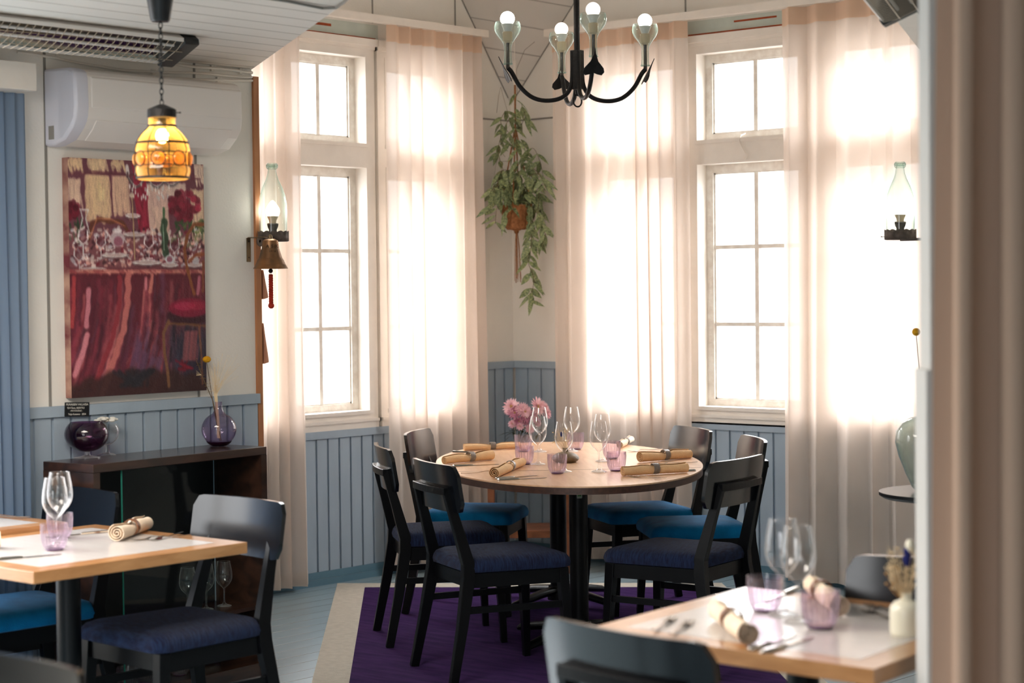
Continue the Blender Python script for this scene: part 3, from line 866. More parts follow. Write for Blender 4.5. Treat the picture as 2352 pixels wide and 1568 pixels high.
# ================================================================ SQUARE TABLES
def square_table(name, label, quad, top, colpos, group):
    quad = [tuple(p) for p in quad]
    cx = sum(p[0] for p in quad) / 4; cy = sum(p[1] for p in quad) / 4
    t = thing(name, label, 'table', (cx, cy, 0), 0, group)
    q = [(p[0] - cx, p[1] - cy) for p in quad]
    th = .036
    MB().prism(q, top - th, top).build('tabletop', M['beech'], t, smooth=False, bevel=.0015)
    inn = []
    for i in range(4):   # the inlay sits a border's width inside every edge
        p = Vector(q[i]); a = (Vector(q[i - 1]) - p).normalized(); c = (Vector(q[(i + 1) % 4]) - p).normalized()
        inn.append(tuple(p + (a + c) * .072))
    MB().prism(inn, top - .003, top + .0006).build('inlay', M['laminate'], t, smooth=False)
    x, y = colpos
    MB().lathe([(.039, .05), (.039, top - th - .01)], 28, T(x, y, 0), cap=True).build('column', M['metalblack'], t)
    MB().prism(rounded(.18, .18, .02), top - th - .012, top - th, T(x, y, 0)).build('mounting_plate', M['metalblack'], t)
    b = MB()
    for k in range(4):
        path = [(.03, 0, .062), (.14, 0, .052), (.24, 0, .036), (.30, 0, .026), (.315, 0, .018)]
        b.tube(path, [.030, .028, .026, .023, .016], n=10, mat=T(x, y, 0, PI / 4 + k * PI / 2), up=(0, 0, 1))
    b.build('pedestal_foot', M['metalblack'], t)
    return t
GT = 'square oak-edged dining tables'
square_table('square_table', 'oak-edged square table with white inlay in the left foreground', [(1.955, -5.29), (2.748, -5.29), (2.748, -4.478), (1.955, -4.478)], .750, (0, 0), GT)
square_table('square_table', 'oak-edged square table behind it at the left picture edge, against the blue curtain', [(1.545, -5.38), (1.950, -5.38), (1.950, -4.588), (1.545, -4.588)], .768, (0, 0), GT)
square_table('square_table', 'oak-edged square table with white inlay in the right foreground', [(4.590, -5.040), (5.369, -5.050), (5.31, -4.285), (4.530, -4.285)], .750, (0, 0), GT)

# ================================================================ GLASSES
WG = [(.0, .0015), (.030, .0015), (.036, .003), (.030, .006), (.014, .010), (.0055, .018), (.0040, .04), (.0040, .078), (.0065, .092), (.016, .100), (.028, .112), (.037, .128), (.0412, .145), (.0412, .160), (.0385, .185), (.0345, .207), (.0315, .224)]
def make_wineglass(label, loc, group, s=1.0, cat='wine glass'):
    t = thing('wine_glass', label, cat, loc, 0, group)
    MB().lathe(WG[8:], 40).build('bowl', M['glass'], t)
    MB().lathe(WG[4:9], 20).build('stem', M['glass'], t)
    MB().lathe(WG[:5], 36).build('foot', M['glass'], t)
    MB().torus((0, 0, .224), .0315, .0007, 40, 6).build('rim', M['glass'], t)
    t.scale = (s, s, s)
    return t
def make_tumbler(label, loc, group, s=1.0):
    t = thing('tumbler', label, 'tumbler', loc, 0, group)
    rib = lambda a, r, z: 1 + (.034 * math.cos(22 * a) if .006 < z < .072 else 0)
    MB().lathe([(.026, .0), (.0305, .005), (.0355, .016), (.0390, .030), (.0410, .048), (.0422, .066), (.0430, .078), (.0432, .084)], 132, wob=rib).build('ribbed_wall', M['lilac'], t)
    MB().lathe([(.0, .011), (.026, .012), (.033, .030), (.0375, .055), (.0405, .075), (.0418, .084), (.0430, .0845)], 40).build('inner_wall', M['lilacinner'], t)
    MB().lathe([(.0, .0), (.026, .0), (.0275, .003), (.0262, .006), (.0, .006)], 36).build('base', M['lilacdark'], t)
    t.scale = (s, s, s)
    return t
TZ = .7502
def onoval(x, y): return at_z(x, y, TZ)
g0 = make_wineglass('wine glass left of the stone vase on the oval table, front one', onoval(1236, 1067), 'wine glasses on the oval table', .98)
t0 = make_tumbler('lilac ribbed tumbler at the front edge of the oval table, nearest of the six', onoval(1280, 1087), 'lilac tumblers on the oval table', 1.0)
def cp(src, label, loc, group=None, s=None, rz=0):
    c = copy_tree(src); c.location = loc; c['label'] = label
    if group: c['group'] = group
    if s: c.scale = (s, s, s)
    c.rotation_euler = (0, 0, rz)
    return c
for x, y, lb in ((1240, 1038, 'wine glass at the left of the oval table, behind its twin, before the pink flowers'),
                 (1296, 1084, 'wine glass right behind the nearest lilac tumbler, dried flowers showing through it'),
                 (1314, 1037, 'wine glass at the back of the oval table, behind the stone vase'),
                 (1376, 1084, 'wine glass right of centre on the oval table, front one of the pair'),
                 (1384, 1060, 'wine glass right of centre on the oval table, rear one of the pair')):
    cp(g0, lb, onoval(x, y))
for x, y, lb in ((1205, 1066, 'lilac ribbed tumbler left on the oval table, front one of the left pair'),
                 (1202, 1037, 'lilac ribbed tumbler left on the oval table, rear one of the left pair'),
                 (1322, 1032, 'lilac ribbed tumbler at the back of the oval table behind the stone vase'),
                 (1416, 1081, 'lilac ribbed tumbler right on the oval table, front one of the right pair'),
                 (1405, 1053, 'lilac ribbed tumbler right on the oval table, rear one of the right pair')):
    cp(t0, lb, onoval(x, y))
TZ2 = .7508
gA = cp(g0, 'wine glass on the left foreground table, right one of the overlapping two', at_z(139, 1243, TZ2), 'wine glasses on the square tables', 1.0)
cp(g0, 'wine glass on the left foreground table, left one of the overlapping two', at_z(128, 1256, TZ2), 'wine glasses on the square tables', .98)
cp(t0, 'lilac tumbler on the left foreground table, front one with the dark foot', at_z(125, 1263, TZ2), 'lilac tumblers on the square tables', .99)
cp(t0, 'lilac tumbler on the left foreground table, behind the wine glasses', at_z(138, 1236, TZ2), 'lilac tumblers on the square tables', .99)
cp(g0, 'wine glass on the right foreground table, taller left one', at_z(1799, 1412, TZ2), 'wine glasses on the square tables', 1.04)
cp(g0, 'wine glass on the right foreground table, right one behind the big tumbler', at_z(1834, 1428, TZ2), 'wine glasses on the square tables', 1.02)
cp(t0, 'lilac tumbler on the right foreground table, left one', at_z(1757, 1403, TZ2), 'lilac tumblers on the square tables', 1.03)
cp(t0, 'lilac tumbler on the right foreground table, right one, largest in the picture', at_z(1884, 1442, TZ2), 'lilac tumblers on the square tables', 1.05)

# ================================================================ NAPKINS
def make_napkin(label, p, q, z, ring, mat, group, r=.0235, fray=0.0, ringpos=.5, seed=0):
    """rolled cloth from p to q (points on the table), held by a ceramic ring"""
    rnd = random.Random(seed)
    p = Vector(p); q = Vector(q); d = q - p; L = d.length; a = math.atan2(d.y, d.x)
    t = thing('napkin_roll', label, 'napkin', (p.x, p.y, z), a, group)
    vs = []; rings = []
    n = 110; turns = 3.2; th = .0022
    xs = [0, .01, .03, .06, .09] + [L * k / 12 for k in range(5, 12)] + [L - .02, L]
    xs = sorted(set(round(min(x, L), 4) for x in xs))
    w1_, w2_ = rnd.uniform(0, 6), rnd.uniform(0, 6)
    for x in xs:
        pin = 1 - .24 * math.exp(-((x - L * ringpos) / .028) ** 2)
        bul = pin * (1 + .06 * math.sin(x * 30 + w1_) + fray * (x / L - .5))
        ring_ = []
        prof = []
        for i in range(n + 1):
            f = i / n
            an = turns * 2 * PI * f
            rr = (.0035 + (r - .0035) * f) * bul * (1 + .04 * math.sin(3 * an / turns + w2_ + x * 12))
            prof.append((rr, an))
        o_ = [(rr * math.cos(an), rr * math.sin(an)) for rr, an in prof]
        i_ = [((rr - th) * math.cos(an), (rr - th) * math.sin(an)) for rr, an in prof]
        loop = o_ + i_[::-1]
        zc = r * bul + .001
        rings.append([(x, yy_ , zc + zz_) for yy_, zz_ in loop])
    lowest = min(pt[2] for rg in rings for pt in rg)
    rings = [[(a_, b_, c_ - lowest + .0004) for a_, b_, c_ in rg] for rg in rings]
    b = MB().loft(rings, closed=True, caps=True)
    b.build('rolled_cloth', mat, t)
    rr = r * .83
    b = MB()
    prof = [(rr + .0005, -.013), (rr + .0035, -.014), (rr + .0045, 0), (rr + .0035, .014), (rr + .0005, .013), (rr, 0), (rr + .0005, -.013)]
    b.lathe(prof, 32, T(L * ringpos, 0, rr + .0055) @ Matrix.Rotation(PI / 2, 4, 'Y'))
    b.build('napkin_ring', ring, t)
    return t
NG = 'tan rolled napkins on the oval table'
def nap(label, a, c, mat='napkin', ring='ringgrey', z=TZ, group=NG, **k):
    return make_napkin(label, at_z(*a, z), at_z(*c, z), z, M[ring], M[mat], group, **k)
nap('tan rolled napkin farthest back on the left of the oval table, behind two others', (1066, 1035), (1196, 1030), seed=1, r=.018)
nap('tan rolled napkin on the left rim of the oval table, its roll end facing us', (1020, 1066), (1130, 1056), seed=2, ringpos=.55, fray=.25)
nap('tan rolled napkin at the front left of the oval table, beside two knives', (1136, 1098), (1200, 1070), seed=3, ringpos=.55)
nap('thick tan rolled napkin at the right of the oval table, fork in front of it', (1470, 1062), (1585, 1052), seed=4, r=.025)
nap('tan rolled napkin at the front right of the oval table, nearest to the rim', (1430, 1093), (1578, 1085), seed=5, r=.0235)
nap('pale rolled napkin at the back right of the oval table, behind a tumbler', (1424, 1029), (1450, 1017), mat='napkinlight', seed=6, r=.02)
NG2 = 'rolled napkins on the square tables'
nap('cream rolled napkin with brown ring on the left foreground table, spiral end towards us', (268, 1244), (338, 1216), mat='napkinlight', ring='ringbrown', z=TZ2, group=NG2, seed=7, r=.028, ringpos=.48)
nap('cream rolled napkin cut off by the left picture edge', (0, 1258), (-70, 1262), mat='napkinlight', ring='ringbrown', z=TZ2, group=NG2, seed=8, r=.028)
nap('white rolled napkin with brown ring at the front of the right foreground table', (1722, 1483), (1650, 1425), mat='napkinlight', ring='ringbrown', z=TZ2, group=NG2, seed=9, r=.028, ringpos=.55)
nap('rolled napkin behind the right lilac tumbler on the right foreground table', (1932, 1415), (1868, 1366), mat='napkinlight', ring='ringbrown', z=TZ2, group=NG2, seed=10, r=.028, ringpos=.7)

# ================================================================ CUTLERY
def make_fork(label, loc, rz, group):
    t = thing('fork', label, 'fork', loc, rz, group)
    b = MB()
    hz_ = [(0, .004, .006), (.03, .0045, .0045), (.08, .0032, .004), (.115, .0026, .008), (.135, .0040, .0085)]
    b.loft([[(x, -w_, z), (x, w_, z), (x, w_, z + .0022), (x, -w_, z + .0022)] for x, w_, z in hz_])
    b.build('handle', M['steel'], t)
    b = MB()
    b.loft([[(x, -w_, z), (x, w_, z), (x, w_, z + .0016), (x, -w_, z + .0016)] for x, w_, z in [(.134, .0040, .0085), (.142, .0105, .0055), (.152, .0125, .0022), (.160, .0125, .0008)]])
    b.build('neck', M['steel'], t)
    b = MB()
    for k in range(4):
        y = -.0105 + .007 * k
        b.loft([[(x, y - w_, z), (x, y + w_, z), (x, y + w_, z + .0014), (x, y - w_, z + .0014)] for x, w_, z in [(.159, .0019, .0009), (.180, .0016, .0016), (.200, .0008, .0065)]])
    b.build('tines', M['steel'], t)
    return t
def make_knife(label, loc, rz, group):
    t = thing('table_knife', label, 'knife', loc, rz, group)
    MB().loft([[(x, -w_, 0.0003), (x, w_, 0.0003), (x, w_ * .8, h), (x, -w_ * .8, h)] for x, w_, h in [(0, .005, .005), (.004, .0075, .0085), (.05, .0068, .0078), (.09, .0055, .007), (.1, .004, .005)]]).build('handle', M['steel'], t, bevel=.001)
    MB().loft([[(x, -w_, 0.0008), (x, w_, 0.0008), (x, w_, .0008 + h), (x, -w_, .0008 + h)] for x, w_, h in [(.098, .004, .003), (.11, .009, .0015), (.19, .010, .0012), (.215, .007, .001), (.225, .001, .001)]]).build('blade', M['steel'], t)
    return t
def lay(proto, label, a, c, z, group):
    p, q = at_z(*a, z), at_z(*c, z); d = q - p
    o = copy_tree(proto); o.location = (p.x, p.y, z); o.rotation_euler = (0, 0, math.atan2(d.y, d.x)); o['label'] = label; o['group'] = group
    return o
CG = 'cutlery on the oval table'; CG2 = 'cutlery on the square tables'
p_, q_ = at_z(1143, 1103, TZ), at_z(1262, 1097, TZ)
k0 = make_knife('nearer of two knives beside the front left napkin of the oval table', (p_.x, p_.y, TZ), math.atan2((q_ - p_).y, (q_ - p_).x), CG)
lay(k0, 'farther of two knives beside the front left napkin of the oval table', (1138, 1100), (1232, 1092), TZ, CG)
lay(k0, 'knife with handle at the left rim, between the two back napkins', (1040, 1038), (1150, 1042), TZ, CG)
lay(k0, 'knife in front of the left rim napkin of the oval table', (1040, 1071), (1150, 1066), TZ, CG)
lay(k0, 'knife end sticking out right of the nearest right napkin', (1598, 1081), (1500, 1084), TZ, CG)
p_, q_ = at_z(1530, 1101, TZ), at_z(1420, 1093, TZ)
f0 = make_fork('fork in front of the nearest right napkin of the oval table', (p_.x, p_.y, TZ), math.atan2((q_ - p_).y, (q_ - p_).x), CG)
lay(f0, 'fork in front of the thick right napkin of the oval table', (1602, 1064), (1492, 1066), TZ, CG)
lay(f0, 'fork at the back right of the oval table near the pale napkin', (1522, 1033), (1440, 1038), TZ, CG)
lay(f0, 'fork on the left of the oval table, between napkin and front rim', (1060, 1090), (1150, 1084), TZ, CG)
lay(k0, 'knife lying behind the napkin on the left foreground table', (250, 1222), (168, 1229), TZ2, CG2)
lay(f0, 'fork beside the spiral napkin on the left foreground table', (420, 1226), (352, 1242), TZ2, CG2)
lay(f0, 'fork at the far right of the left foreground table', (438, 1232), (330, 1240), TZ2, CG2)
lay(k0, 'knife running out of the left picture edge', (-20, 1288), (95, 1277), TZ2, CG2)
lay(f0, 'fork on the table at the far left behind the glasses', (70, 1190), (0, 1189), .7688, CG2)
lay(k0, 'knife on the right foreground table, nearer of the blurred pair', (1752, 1500), (1882, 1460), TZ2, CG2)
lay(k0, 'knife on the right foreground table, farther of the blurred pair', (1722, 1494), (1842, 1452), TZ2, CG2)
lay(f0, 'left fork of the blurred pair on the right foreground table', (1500, 1452), (1562, 1410), TZ2, CG2)
lay(f0, 'right fork of the blurred pair on the right foreground table', (1540, 1462), (1610, 1411), TZ2, CG2)
lay(f0, 'left fork near the cream vase on the right foreground table', (2060, 1432), (1975, 1398), TZ2, CG2)
lay(f0, 'right fork near the cream vase on the right foreground table', (2080, 1420), (2008, 1396), TZ2, CG2)
lay(k0, 'knife at the back of the right foreground table, between tumbler and glass', (1834, 1352), (1790, 1368), TZ2, CG2)

# ================================================================ PARTITION WALL: AIR CONDITIONER, HEATER, CABLES, PELMET
ac = thing('air_conditioner', 'white wall-mounted air conditioner above the painting, behind the amber lamp', 'air conditioner', (AX, -3.855, 2.24), 0)
Y0, Y1 = -.395, .395
prof = [(0, .148), (.150, .142), (.178, .132), (.192, .115), (.196, .0), (.194, -.012), (.190, -.045), (.165, -.078), (.118, -.118), (.05, -.136), (0, -.138)]
def acx(b, p, y0, y1): b.loft([[(x, y0, z) for x, z in p], [(x, y1, z) for x, z in p]])
b = MB(); acx(b, prof, Y0 + .0, Y1); b.build('body', M['plastic'], ac, smooth=False, bevel=.004)
b = MB(); acx(b, [(.178, .128), (.190, .114), (.199, .106), (.1995, .0), (.195, -.004), (.19, 0)], Y0 + .06, Y1 - .004); b.build('front_panel', M['plastic'], ac, smooth=False, bevel=.003)
b = MB(); acx(b, [(.189, -.047), (.1915, -.050), (.166, -.082), (.119, -.1215), (.115, -.116), (.16, -.076)], Y0 + .085, Y1 - .05); b.build('air_flap', M['plastic'], ac, bevel=.002)
b = MB(); acx(b, [(x * 1.006, z * 1.012) for x, z in prof], Y0 - .012, Y0 + .055); b.build('side_cover', M['plasticblue'], ac, bevel=.012)
b = MB(); b.box((.03, Y0 - .0135, -.115), (.062, Y0 - .012, -.065)); b.build('side_catch', M['greycable'], ac, smooth=False)
def lettering(name, text, size, mat, parent, mw, extrude=0.0004, spacing=1.0, align='CENTER', shear=0):
    cu = bpy.data.curves.new(name, 'FONT'); cu.body = text; cu.size = size; cu.extrude = extrude
    cu.align_x = align; cu.align_y = 'CENTER'; cu.space_character = spacing; cu.shear = shear
    cu.materials.append(mat)
    tmp = bpy.data.objects.new(name, cu); COL.objects.link(tmp)
    bpy.context.view_layer.update()
    me = bpy.data.meshes.new_from_object(tmp.evaluated_get(bpy.context.evaluated_depsgraph_get()))
    bpy.data.objects.remove(tmp)
    me.materials.clear(); me.materials.append(mat)
    o = bpy.data.objects.new(name, me); COL.objects.link(o); o.parent = parent; o.matrix_local = mw
    return o
_wallrot = Matrix.Rotation(PI / 2, 4, 'Z') @ Matrix.Rotation(PI / 2, 4, 'X')      # text reads on a wall that faces +x

heat = thing('infrared_heater', 'long infrared heater with wire guard under the sloping left ceiling boards', 'heater', (1.97, -4.085, 2.42), 0)
hl = 1.75
ang = R(-24)
hm = Matrix.Rotation(ang, 4, 'Y')
def hx(b, p, y0, y1): b.loft([[tuple(hm @ Vector((x, y0, z))) for x, z in p], [tuple(hm @ Vector((x, y1, z))) for x, z in p]])
b = MB(); hx(b, [(-.080, -.012), (-.086, .0), (-.062, .034), (.062, .034), (.086, .0), (.080, -.012), (.076, -.008), (.058, .028), (-.058, .028), (-.076, -.008)], -hl, 0); b.build('housing', M['plastic'], heat, bevel=0)
b = MB(); hx(b, [(-.074, -.004), (-.045, .020), (0, .026), (.045, .020), (.074, -.004), (.074, -.001), (.045, .024), (0, .0275), (-.045, .024), (-.074, -.001)], -hl, -.02); b.build('reflector', M['chrome'], heat)
b = MB()
for x in (-.024, .024): b.tube([tuple(hm @ Vector((x, -hl, .006))), tuple(hm @ Vector((x, -.03, .006)))], .0055, 10)
b.build('heating_tube', M['plastic'], heat)
b = MB()
n = 52
for k in range(n):
    y = -.05 - k * .031
    b.tube([tuple(hm @ Vector((x, y, z))) for x, z in ((-.080, -.012), (-.04, -.022), (.04, -.022), (.080, -.012))], .0013, 5)
for x in (-.03, .03): b.tube([tuple(hm @ Vector((x, -.02, -.0235))), tuple(hm @ Vector((x, -hl, -.0235)))], .0013, 5)
b.build('wire_guard', M['wire'], heat)
b = MB(); hx(b, [(-.086, -.020), (-.090, .0), (-.064, .042), (.064, .042), (.090, .0), (.084, -.020)], -.045, .022); b.build('end_cap', M['darkplastic'], heat, bevel=.004)
b = MB(); b.box((-.02, -.03, .02), (.02, .0, .0497)); b.build('ceiling_bracket', M['darkplastic'], heat, smooth=False)

def cable(name, label, pts, r, mat, clips=()):
    o = MB().tube(pts, r, 8).build(name, M[mat])
    tag(o, label, 'cable')
    for c in clips: MB().box((c[0] - .006, c[1] - .008, c[2] - r - .006), (c[0] + .012, c[1] + .008, c[2] + r + .006)).build('cable_clip', M[mat], o, smooth=False)
    return o
def wv(y0, y1, z, x, am, ph, n=26): return [(x, y0 + (y1 - y0) * i / n, z + am * math.sin(i * .9 + ph)) for i in range(n + 1)]
cable('power_cable', 'upper white cable along the top of the left wall', wv(-4.38, -3.24, 2.456, AX + .010, .002, 0), .006, 'cable', [(AX, y, 2.456) for y in (-3.3, -3.45, -3.7, -4.2)])
cable('power_cable', 'lower sagging white cable between air conditioner and ceiling', [(AX + .009, -4.38, 2.442), (AX + .009, -4.3, 2.44), (AX + .009, -4.1, 2.424), (AX + .012, -3.9, 2.412), (AX + .012, -3.7, 2.420), (AX + .010, -3.5, 2.432), (AX + .010, -3.3, 2.432), (AX + .008, -3.24, 2.436)], .005, 'cable', [(AX, -3.75, 2.418)])
cable('power_cable', 'white cable below the others, ending over the pine strip', [(AX + .010, -3.70, 2.399), (AX + .010, -3.55, 2.404), (AX + .010, -3.4, 2.412), (AX + .010, -3.24, 2.422)], .005, 'cable', [(AX, -3.42, 2.412)])
cable('power_cable', 'grey cable along the diagonal edge of the left ceiling', [tuple(at_z(x, y, ZC - .006)) for x, y in ((560, -12), (660, 3), (740, 19), (772, 18), (790, 6), (806, -12))], .0045, 'greycable')

pel = tag(MB().box((AX, -6.2, 2.285), (AX + .17, -4.41, 2.385)).build('pelmet', M['frame'], smooth=False, bevel=.003), 'white box pelmet over the blue curtain in the top left corner', 'pelmet')
o = curtain('blue_curtain', 'sheer blue curtain hanging from the white pelmet at the left picture edge', 'x', -4.98, -4.395, AX + .075, 13, .024, 5, z0=.04, z1=2.283, mat='bluesheer', band=0)

# ================================================================ PAINTING
def paint():
    W, Hh = 220, 278
    img = np.zeros((Hh, W, 3)); img[:] = (0.36, 0.12, 0.17)
    rnd = np.random.RandomState(4)
    yy_, xx_ = np.mgrid[0:Hh, 0:W]
    U = (xx_ + .5) / W; V = (yy_ + .5) / Hh
    def mixin(mask, col, a=1.0):
        m = np.clip(mask, 0, 1)[..., None] * a
        img[:] = img * (1 - m) + np.array(col) / 255.0 * m
    def stroke(pts, wd, col, a=.9, jit=.15, soft=.35):
        P = np.array(pts, float); col = np.array(col) * (1 + rnd.uniform(-jit, jit)) if jit else np.array(col)
        col = np.clip(col, 0, 255)
        best = np.full(U.shape, 9.0)
        asp = Hh / W
        for i in range(len(P) - 1):
            p, q = P[i], P[i + 1]
            d = q - p; L2 = d[0] ** 2 + (d[1] * asp) ** 2 + 1e-9
            t = np.clip(((U - p[0]) * d[0] + (V - p[1]) * d[1] * asp * asp) / L2, 0, 1)
            dx = U - (p[0] + t * d[0]); dy = (V - (p[1] + t * d[1])) * asp
            best = np.minimum(best, np.sqrt(dx * dx + dy * dy))
        rag = wd * (1 + .25 * np.sin(V * 90 + rnd.rand() * 9) * np.sin(U * 60))
        mixin((rag - best) / (wd * soft + 1e-6), col, a)
    def blob(u, v, ru, rv, col, a=.9, jit=.12):
        col = np.clip(np.array(col) * (1 + rnd.uniform(-jit, jit)), 0, 255)
        d = ((U - u) / ru) ** 2 + ((V - v) / rv) ** 2
        mixin((1 - d) * 4, col, a)
    # brownish plum behind everything at the top, cream curtain panels
    mixin((.34 - V) * 30, (112, 62, 74))
    for u0, u1, v0, v1, c in ((0, .10, 0, .045, (236, 202, 158)), (.14, .27, 0, .04, (238, 208, 164)), (.31, .40, 0, .035, (232, 200, 158)), (.93, 1, .0, .08, (236, 210, 186)),
                              (.0, .085, .085, .20, (232, 200, 172)), (.125, .29, .065, .245, (240, 206, 160)), (.315, .43, .065, .235, (236, 196, 164)), (.56, .72, .10, .30, (232, 196, 178)), (.72, .86, .09, .16, (230, 204, 186)), (.90, 1, .11, .33, (234, 206, 170))):
        for k in range(16):
            x = u0 + (u1 - u0) * (k + .5) / 16
            stroke([(x, v0 + rnd.uniform(0, .012)), (x + rnd.uniform(-.006, .006), (v0 + v1) / 2), (x + rnd.uniform(-.01, .01) + .01, v1 + rnd.uniform(-.02, .02))], (u1 - u0) / 11, c, .6, .05)
    for k in range(5): stroke([(.21 + .01 * k, .09 + .01 * k), (.205 + .01 * k, .17)], .010, (246, 218, 160), .3)
    for k in range(30): stroke([(.46 + rnd.uniform(0, .1), .0 + rnd.uniform(0, .1)), (.47 + rnd.uniform(0, .1), .15), (.5 + rnd.uniform(0, .08), .30)], .010, (146, 34, 58), .8, .25)
    for k in range(18): stroke([(rnd.uniform(0, 1), .055), (rnd.uniform(0, 1), .065)], .006, (108, 52, 64), .4)
    for k in range(16): stroke([(.60 + rnd.uniform(0, .13), .2), (.60 + rnd.uniform(0, .14), .31)], .010, (226, 190, 170), .6)
    # chandelier
    for a, c_, r_ in ((.42, .56, .05), (.56, .72, .05), (.66, .84, .04)):
        pts = [(a + (c_ - a) * i / 8, .06 + r_ * math.sin(PI * i / 8)) for i in range(9)]
        stroke(pts, .008, (96, 84, 84), .9); stroke([(p[0], p[1] - .004) for p in pts], .003, (214, 206, 200), .8)
    for u in (.425, .49, .56, .70, .83): stroke([(u, .025), (u, .055)], .014, (232, 224, 216), .9); stroke([(u, .055), (u, .07)], .010, (92, 60, 66), .9)
    for k in range(40):
        u = rnd.uniform(.44, .84); v = rnd.uniform(.09, .16); stroke([(u, v), (u, v + .012)], .006, (230, 220, 214), .85)
    # flowers
    for k in range(70):
        a = rnd.uniform(0, 6.3); r_ = rnd.uniform(0, 1) ** .6
        blob(.85 + .115 * r_ * math.cos(a), .185 + .062 * r_ * math.sin(a), .026, .016, (112, 22, 44) if k % 3 else (150, 38, 62), .8, .3)
    for k in range(16): blob(.02 + rnd.uniform(-.03, .05), .22 + rnd.uniform(-.035, .035), .022, .016, (104, 20, 40), .8, .3)
    for k in range(46):
        u = rnd.uniform(.76, .99); v = rnd.uniform(.245, .345); stroke([(u, v), (u + rnd.uniform(-.03, .03), v + rnd.uniform(.0, .03))], .010, (58, 82, 50) if k % 3 else (112, 128, 70), .85, .2)
    for k in range(14):
        u = rnd.uniform(0, .09); v = rnd.uniform(.25, .34); stroke([(u, v), (u + .01, v + .025)], .008, (46, 66, 44), .8)
    # table top: chairs behind, glasses, plates, teapot, bottle
    mixin(np.minimum((V - .29) * 30, (.475 - V) * 40), (196, 156, 150), .35)
    stroke([(.14, .34), (.16, .27), (.22, .255), (.30, .262), (.38, .262), (.42, .30)], .014, (112, 58, 40)); stroke([(.15, .33), (.2, .25), (.3, .252), (.4, .28)], .005, (168, 104, 72))
    for k in range(460):
        u = rnd.uniform(.02, .98); v = rnd.uniform(.29, .45)
        c = [(238, 222, 216), (112, 30, 44), (60, 26, 36), (226, 168, 156), (196, 190, 196), (232, 206, 196)][rnd.randint(6)]
        stroke([(u, v), (u + rnd.uniform(-.02, .02), v + rnd.uniform(-.008, .012))], rnd.uniform(.004, .012), c, .8)
    stroke([(.69, .20), (.692, .26)], .010, (60, 92, 60)); stroke([(.69, .26), (.70, .39)], .030, (46, 68, 48)); stroke([(.684, .27), (.69, .38)], .004, (160, 190, 160))
    for u, v in ((.10, .33), (.225, .345), (.575, .345), (.77, .36), (.07, .40)):
        stroke([(u - .03, v - .03), (u - .034, v + .01), (u, v + .03), (u + .034, v + .01), (u + .03, v - .03)], .004, (226, 216, 216), .95)
        stroke([(u, v + .03), (u, v + .07)], .004, (218, 208, 206), .95); stroke([(u - .025, v + .072), (u + .025, v + .072)], .004, (222, 212, 210), .9)
        blob(u, v, .026, .026, (90, 36, 50), .55)
    stroke([(.085, .215), (.10, .25), (.075, .31)], .005, (222, 214, 210)); stroke([(.14, .215), (.12, .25), (.145, .31)], .005, (222, 214, 210)); stroke([(.08, .215), (.14, .215)], .005, (232, 224, 220))
    blob(.345, .335, .055, .036, (222, 200, 204)); blob(.35, .345, .035, .022, (150, 66, 90), .7); stroke([(.29, .325), (.265, .305)], .010, (222, 206, 206)); blob(.35, .30, .03, .012, (232, 220, 220)); blob(.355, .285, .010, .007, (214, 196, 196))
    for u, v, ru in ((.46, .235, .06), (.47, .315, .085), (.32, .405, .10), (.17, .465, .10), (.56, .435, .12), (.73, .445, .07), (.92, .445, .06)):
        blob(u, v + .006, ru, .013, (70, 34, 40), .7); blob(u, v, ru, .011, (222, 216, 212)); blob(u, v, ru * .7, .006, (186, 150, 146), .7)
    stroke([(.455, .15), (.46, .235), (.465, .31), (.47, .42)], .006, (190, 158, 120)); blob(.455, .148, .02, .012, (198, 180, 160)); 
    blob(.73, .42, .038, .020, (200, 206, 208)); blob(.73, .42, .024, .014, (128, 74, 90)); blob(.93, .425, .03, .018, (200, 196, 200)); 
    for k in range(30): stroke([(rnd.uniform(0, 1), .468), (rnd.uniform(0, 1), .478)], .007, (202, 120, 108), .45)
    for k in range(60):
        u = rnd.uniform(0, 1); stroke([(u, .47), (u + .03, .472 + rnd.uniform(0, .015))], .007, (214, 140, 128) if k % 2 else (150, 66, 70), .7)
    # the draped cloth falls and sweeps to the left
    mixin((V - .485) * 50, (98, 34, 48))
    cols = [(122, 40, 56), (156, 66, 78), (78, 28, 44), (200, 116, 112), (66, 34, 46), (134, 52, 68), (104, 60, 84)]
    for k in range(210):
        u = rnd.uniform(0, .98); v0 = rnd.uniform(.485, .8); L = rnd.uniform(.08, .3)
        sw = -.35 * max(0, v0 + L - .62) * (1 - .3 * u)
        stroke([(u, v0), (u + sw * .3, v0 + L * .5), (u + sw, v0 + L)], rnd.uniform(.010, .026), cols[rnd.randint(7)], .45, .2, .8)
    for pts, wd, c in (([(.135, .55), (.13, .62), (.11, .70)], .018, (208, 128, 140)), ([(.12, .74), (.08, .82), (.03, .90)], .020, (204, 128, 138)), ([(.42, .49), (.41, .60), (.375, .72), (.31, .84), (.22, .99)], .024, (206, 118, 112)),
                       ([(.60, .49), (.58, .56)], .012, (214, 128, 116)), ([(.55, .5), (.55, .55)], .010, (208, 124, 134)), ([(.36, .5), (.35, .62), (.30, .75), (.20, .9), (.14, .99)], .018, (150, 50, 62)), ([(.03, .5), (.03, .62), (.01, .7)], .014, (170, 62, 66)), ([(.96, .5), (.94, .57)], .012, (196, 112, 128))):
        for k in range(3): stroke([(p[0] + rnd.uniform(-.006, .006), p[1]) for p in pts], wd, c, .6, .1)
    for k in range(46):
        u = rnd.uniform(.45, .66); v = rnd.uniform(.72, .88); stroke([(u, v), (u - .03, v + .07)], .014, (98, 66, 92), .4, .2)
    mixin(np.minimum((V - .62) * 6, (U - .66) * 9), (48, 46, 62), .9)
